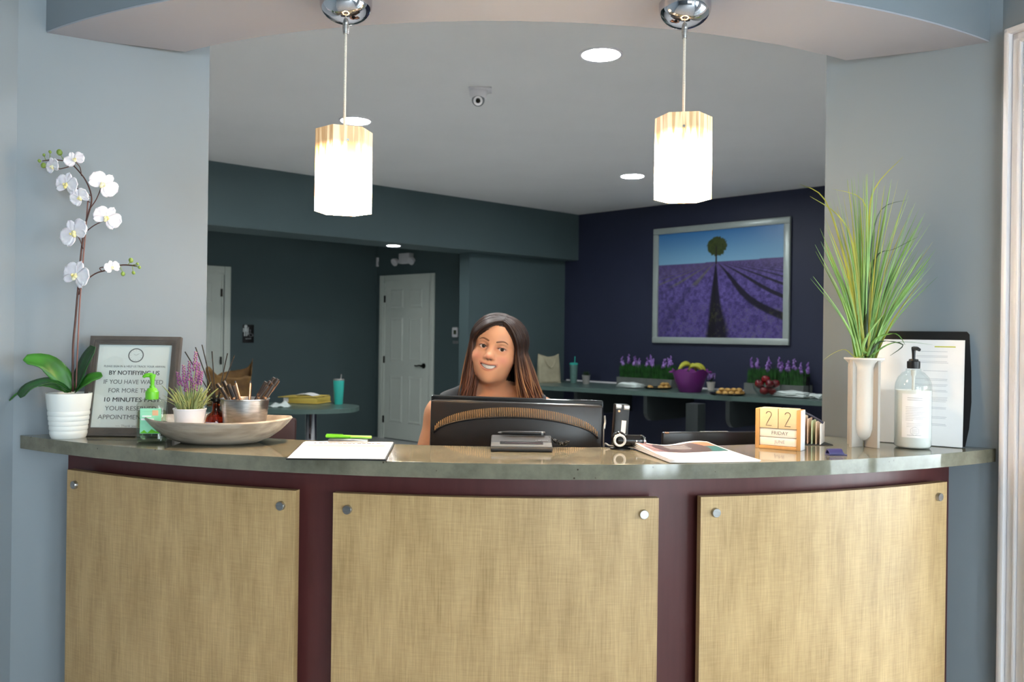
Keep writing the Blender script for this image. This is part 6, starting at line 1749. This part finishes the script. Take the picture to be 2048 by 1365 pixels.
# clothes: surfaces grown off the body
axc, ayc, azc = axis([(xc - .30, xc + .30, .007)]), axis([(YH - .52, YH + .30, .007)]), axis([(.0, 1.24, .007)])
def clip_z(F, lo, hi, k=.004):
    z = F.Z[None, None, :]; F.f = np.maximum(F.f, np.maximum(lo - z, z - hi)).astype(np.float32)
B = Field(axc, ayc, azc); torso(B, .009)
gx, gy, gz = np.meshgrid(B.X, B.Y, B.Z, indexing='ij')
B.f = np.maximum(B.f, np.abs(gx - x0) - .186)                                        # arm holes
B.f = np.maximum(B.f, .094 - np.sqrt((gx - x0) ** 2 + ((gy - (y0 - .075)) * .75) ** 2 + ((gz - 1.175) * .72) ** 2))   # scooped neck
B.f = np.maximum(B.f, .066 - np.sqrt((gx - x0) ** 2 + (gy - y0) ** 2)) if False else B.f
B.f = np.maximum(B.f, np.where(gz > 1.125, .075 - np.sqrt((gx - x0) ** 2 + (gy - (y0 - .005)) ** 2), -1)).astype(np.float32)
clip_z(B, .62, 1.20)
V2, Q2 = B.surface(); M['blacktop'] = mat('black_knit', (24, 23, 25), .75, var=.2, scale=60, sheen=.2)
inst('blouse', np_mesh('blouse', V2 - Po, Q2, 'blacktop'), person)
T = Field(axc, ayc, azc); torso(T, .007); legs(T, .007, feet=False); clip_z(T, .10, .66)
V3, Q3 = T.surface(); inst('trousers', np_mesh('trousers', V3 - Po, Q3, mat('dark_trousers', (30, 30, 36), .8, var=.2)), person)
S = Field(axc, ayc, azc)
for sx in (-1, 1): S.cap((x0 + sx * .13, y0 - .345, .055), (x0 + sx * .135, y0 - .50, .040), .046, .038, .02, local=False)
clip_z(S, .004, .085); V4, Q4 = S.surface(); inst('shoes', np_mesh('shoes', V4 - Po, Q4, 'blackp'), person)
# hair: strands from the parting over the skull and down past the shoulders
hr = random.Random(14); hv, hf_, hc = [], [], []
cH = Vector((0, -.074, .022))
def hair_strand(side, th, layer, fr):
    off_ = .004 + layer * .015; Rx, Ry, Rz = (.0795 if side < 0 else .084) + off_ * .85, .100 + off_, .0915 + off_ * .45
    fr_root = .006 - .15 * fr
    rd_ = Vector(((.016 + hr.uniform(-.003, .003)) / Rx, (fr_root - cH.y) / Ry, 0)); rd_.z = math.sqrt(max(.04, 1 - rd_.x ** 2 - rd_.y ** 2)); rd_.normalize()
    d1 = Vector((side * math.sin(th), math.cos(th), -.10)).normalized(); om = math.acos(max(-1, min(1, rd_.dot(d1)))); pts = []
    n = 9
    for i in range(n + 1):
        t = i / n; d = (rd_ * math.sin((1 - t) * om) + d1 * math.sin(t * om)) / max(1e-4, math.sin(om))
        lift = 1 + .012 * math.sin(PI * t) * (1 + layer)
        pts.append(hw(cH + Vector((d.x * Rx * lift, d.y * Ry * lift, d.z * Rz * lift))))
    S_ = pts[-1]; cen = hw(cH); outw = Vector((S_.x - cen.x, S_.y - cen.y, 0)); outw.normalize()
    zend = 1.118 + hr.uniform(-.035, .03); drop = S_.z - zend
    flare = (.030 if side < 0 else .052) * (.5 + .6 * layer) + hr.uniform(-.006, .008)
    tuck = -.012 if th < 1.25 else 0
    wv = hr.uniform(-.006, .006)
    for i in range(1, 10):
        t = i / 9
        p = S_ + Vector((0, 0, -drop * t)) + outw * (flare * (t ** 1.15) + tuck * math.sin(PI * t)) + Vector((wv * math.sin(t * 4), 0, 0))
        if th < 1.5: p.y += -.012 * t if side > 0 else -.010 * t
        pts.append(p)
    return pts
def add_strand(pts, r, tone):
    base = len(hv); n = len(pts); up = None
    for i, p in enumerate(pts):
        t = (pts[min(i + 1, n - 1)] - pts[max(i - 1, 0)]).normalized(); x = t.cross(Vector((0, -1, .2)))
        x = x.normalized() if x.length > 1e-5 else Vector((1, 0, 0)); y = x.cross(t); a = i / (n - 1)
        rr = r * (.75 + .6 * math.sin(PI * min(1, a * 1.05)) if a < .9 else .75 * (1 - (a - .9) * 8))
        for k in range(4):
            an = PI / 2 * k + .6; hv.append(pl_(p + x * rr * math.cos(an) + y * rr * .7 * math.sin(an)))
            w = max(0.0, min(1.0, (a - .45) / .45)); c0_ = np.array(lin((50, 33, 26))[:3]) * (.7 + .6 * tone); c1_ = np.array(lin((112, 62, 36))[:3]) * (.55 + .9 * tone)
            if tone > .8: c1_ = np.array(lin((176, 122, 78))[:3])
            c_ = c0_ * (1 - w) + c1_ * w
            hc.append((*c_, 1))
    for i in range(n - 1):
        for k in range(4):
            k2 = (k + 1) % 4; hf_.append((base + i * 4 + k, base + i * 4 + k2, base + (i + 1) * 4 + k2, base + (i + 1) * 4 + k))
for side in (-1, 1):
    for layer in (0, .5, 1.0):
        N_s = 230
        for k in range(N_s):
            fr = (k + hr.random()) / N_s
            th = math.radians((52 if side < 0 else 56) + 124 * fr ** .9 + hr.uniform(-2, 2))
            add_strand(hair_strand(side, th, layer + hr.uniform(-.2, .2), fr * .95 + hr.uniform(0, .04)), hr.uniform(.0016, .0034), hr.random())
hm = MB(); hm.v = [tuple(v) for v in hv]; hm.f = hf_
hob = hm.build('hair', mat_attr('brown_ombre_hair', .48, .4), person, smooth=180, cols=hc, recalc=False); hob['kind'] = 'stuff'

# her chair, keyboard
chr_ = thing('office_chair', 'black office chair the woman sits on behind the desk', 'chair', (x0, y0 + .02, 0))
MB().box((0, -.03, .445), (.48, .46, .07), bev=.03).build('seat', 'blackp', chr_)
MB().box((0, .235, .74), (.40, .05, .40), (-.10, 0, 0), bev=.02).build('backrest', 'blackp', chr_)
MB().tube([(0, .20, .43), (0, .26, .50), (0, .265, .62)], .018, 8).build('back_support', 'blackp', chr_)
MB().lathe([(0, .06), (.028, .06), (.028, .41), (0, .41)], 16).build('column', 'chrome', chr_)
for k in range(5):
    a = k * 2 * PI / 5 + .3; lg = MB().tube([(0, 0, .09), (.28 * math.cos(a), .28 * math.sin(a), .065)], .018, 8).build('leg', 'blackp', chr_)
    MB().lathe([(0, -.012), (.028, -.012), (.028, .012), (0, .012)], 16, (.28 * math.cos(a), .28 * math.sin(a), .028), R=Matrix.Rotation(a, 3, 'Z') @ Matrix.Rotation(PI / 2, 3, 'X')).build('caster', 'blackp', lg)
kb_ = thing('keyboard', 'black keyboard under the hands of the woman', 'keyboard', (x0, YH - .255, .75))
MB().box((0, 0, .010), (.44, .14, .018), bev=.004).build('case', 'blackp', kb_)
kc = MB().box((0, 0, 0), (.016, .016, .006), bev=.002).mesh('key', 'darkgrey')
for r_ in range(5):
    for c_ in range(22): inst('key', kc, kb_, ((c_ - 10.5) * .0192, (r_ - 2) * .0215, .0215))
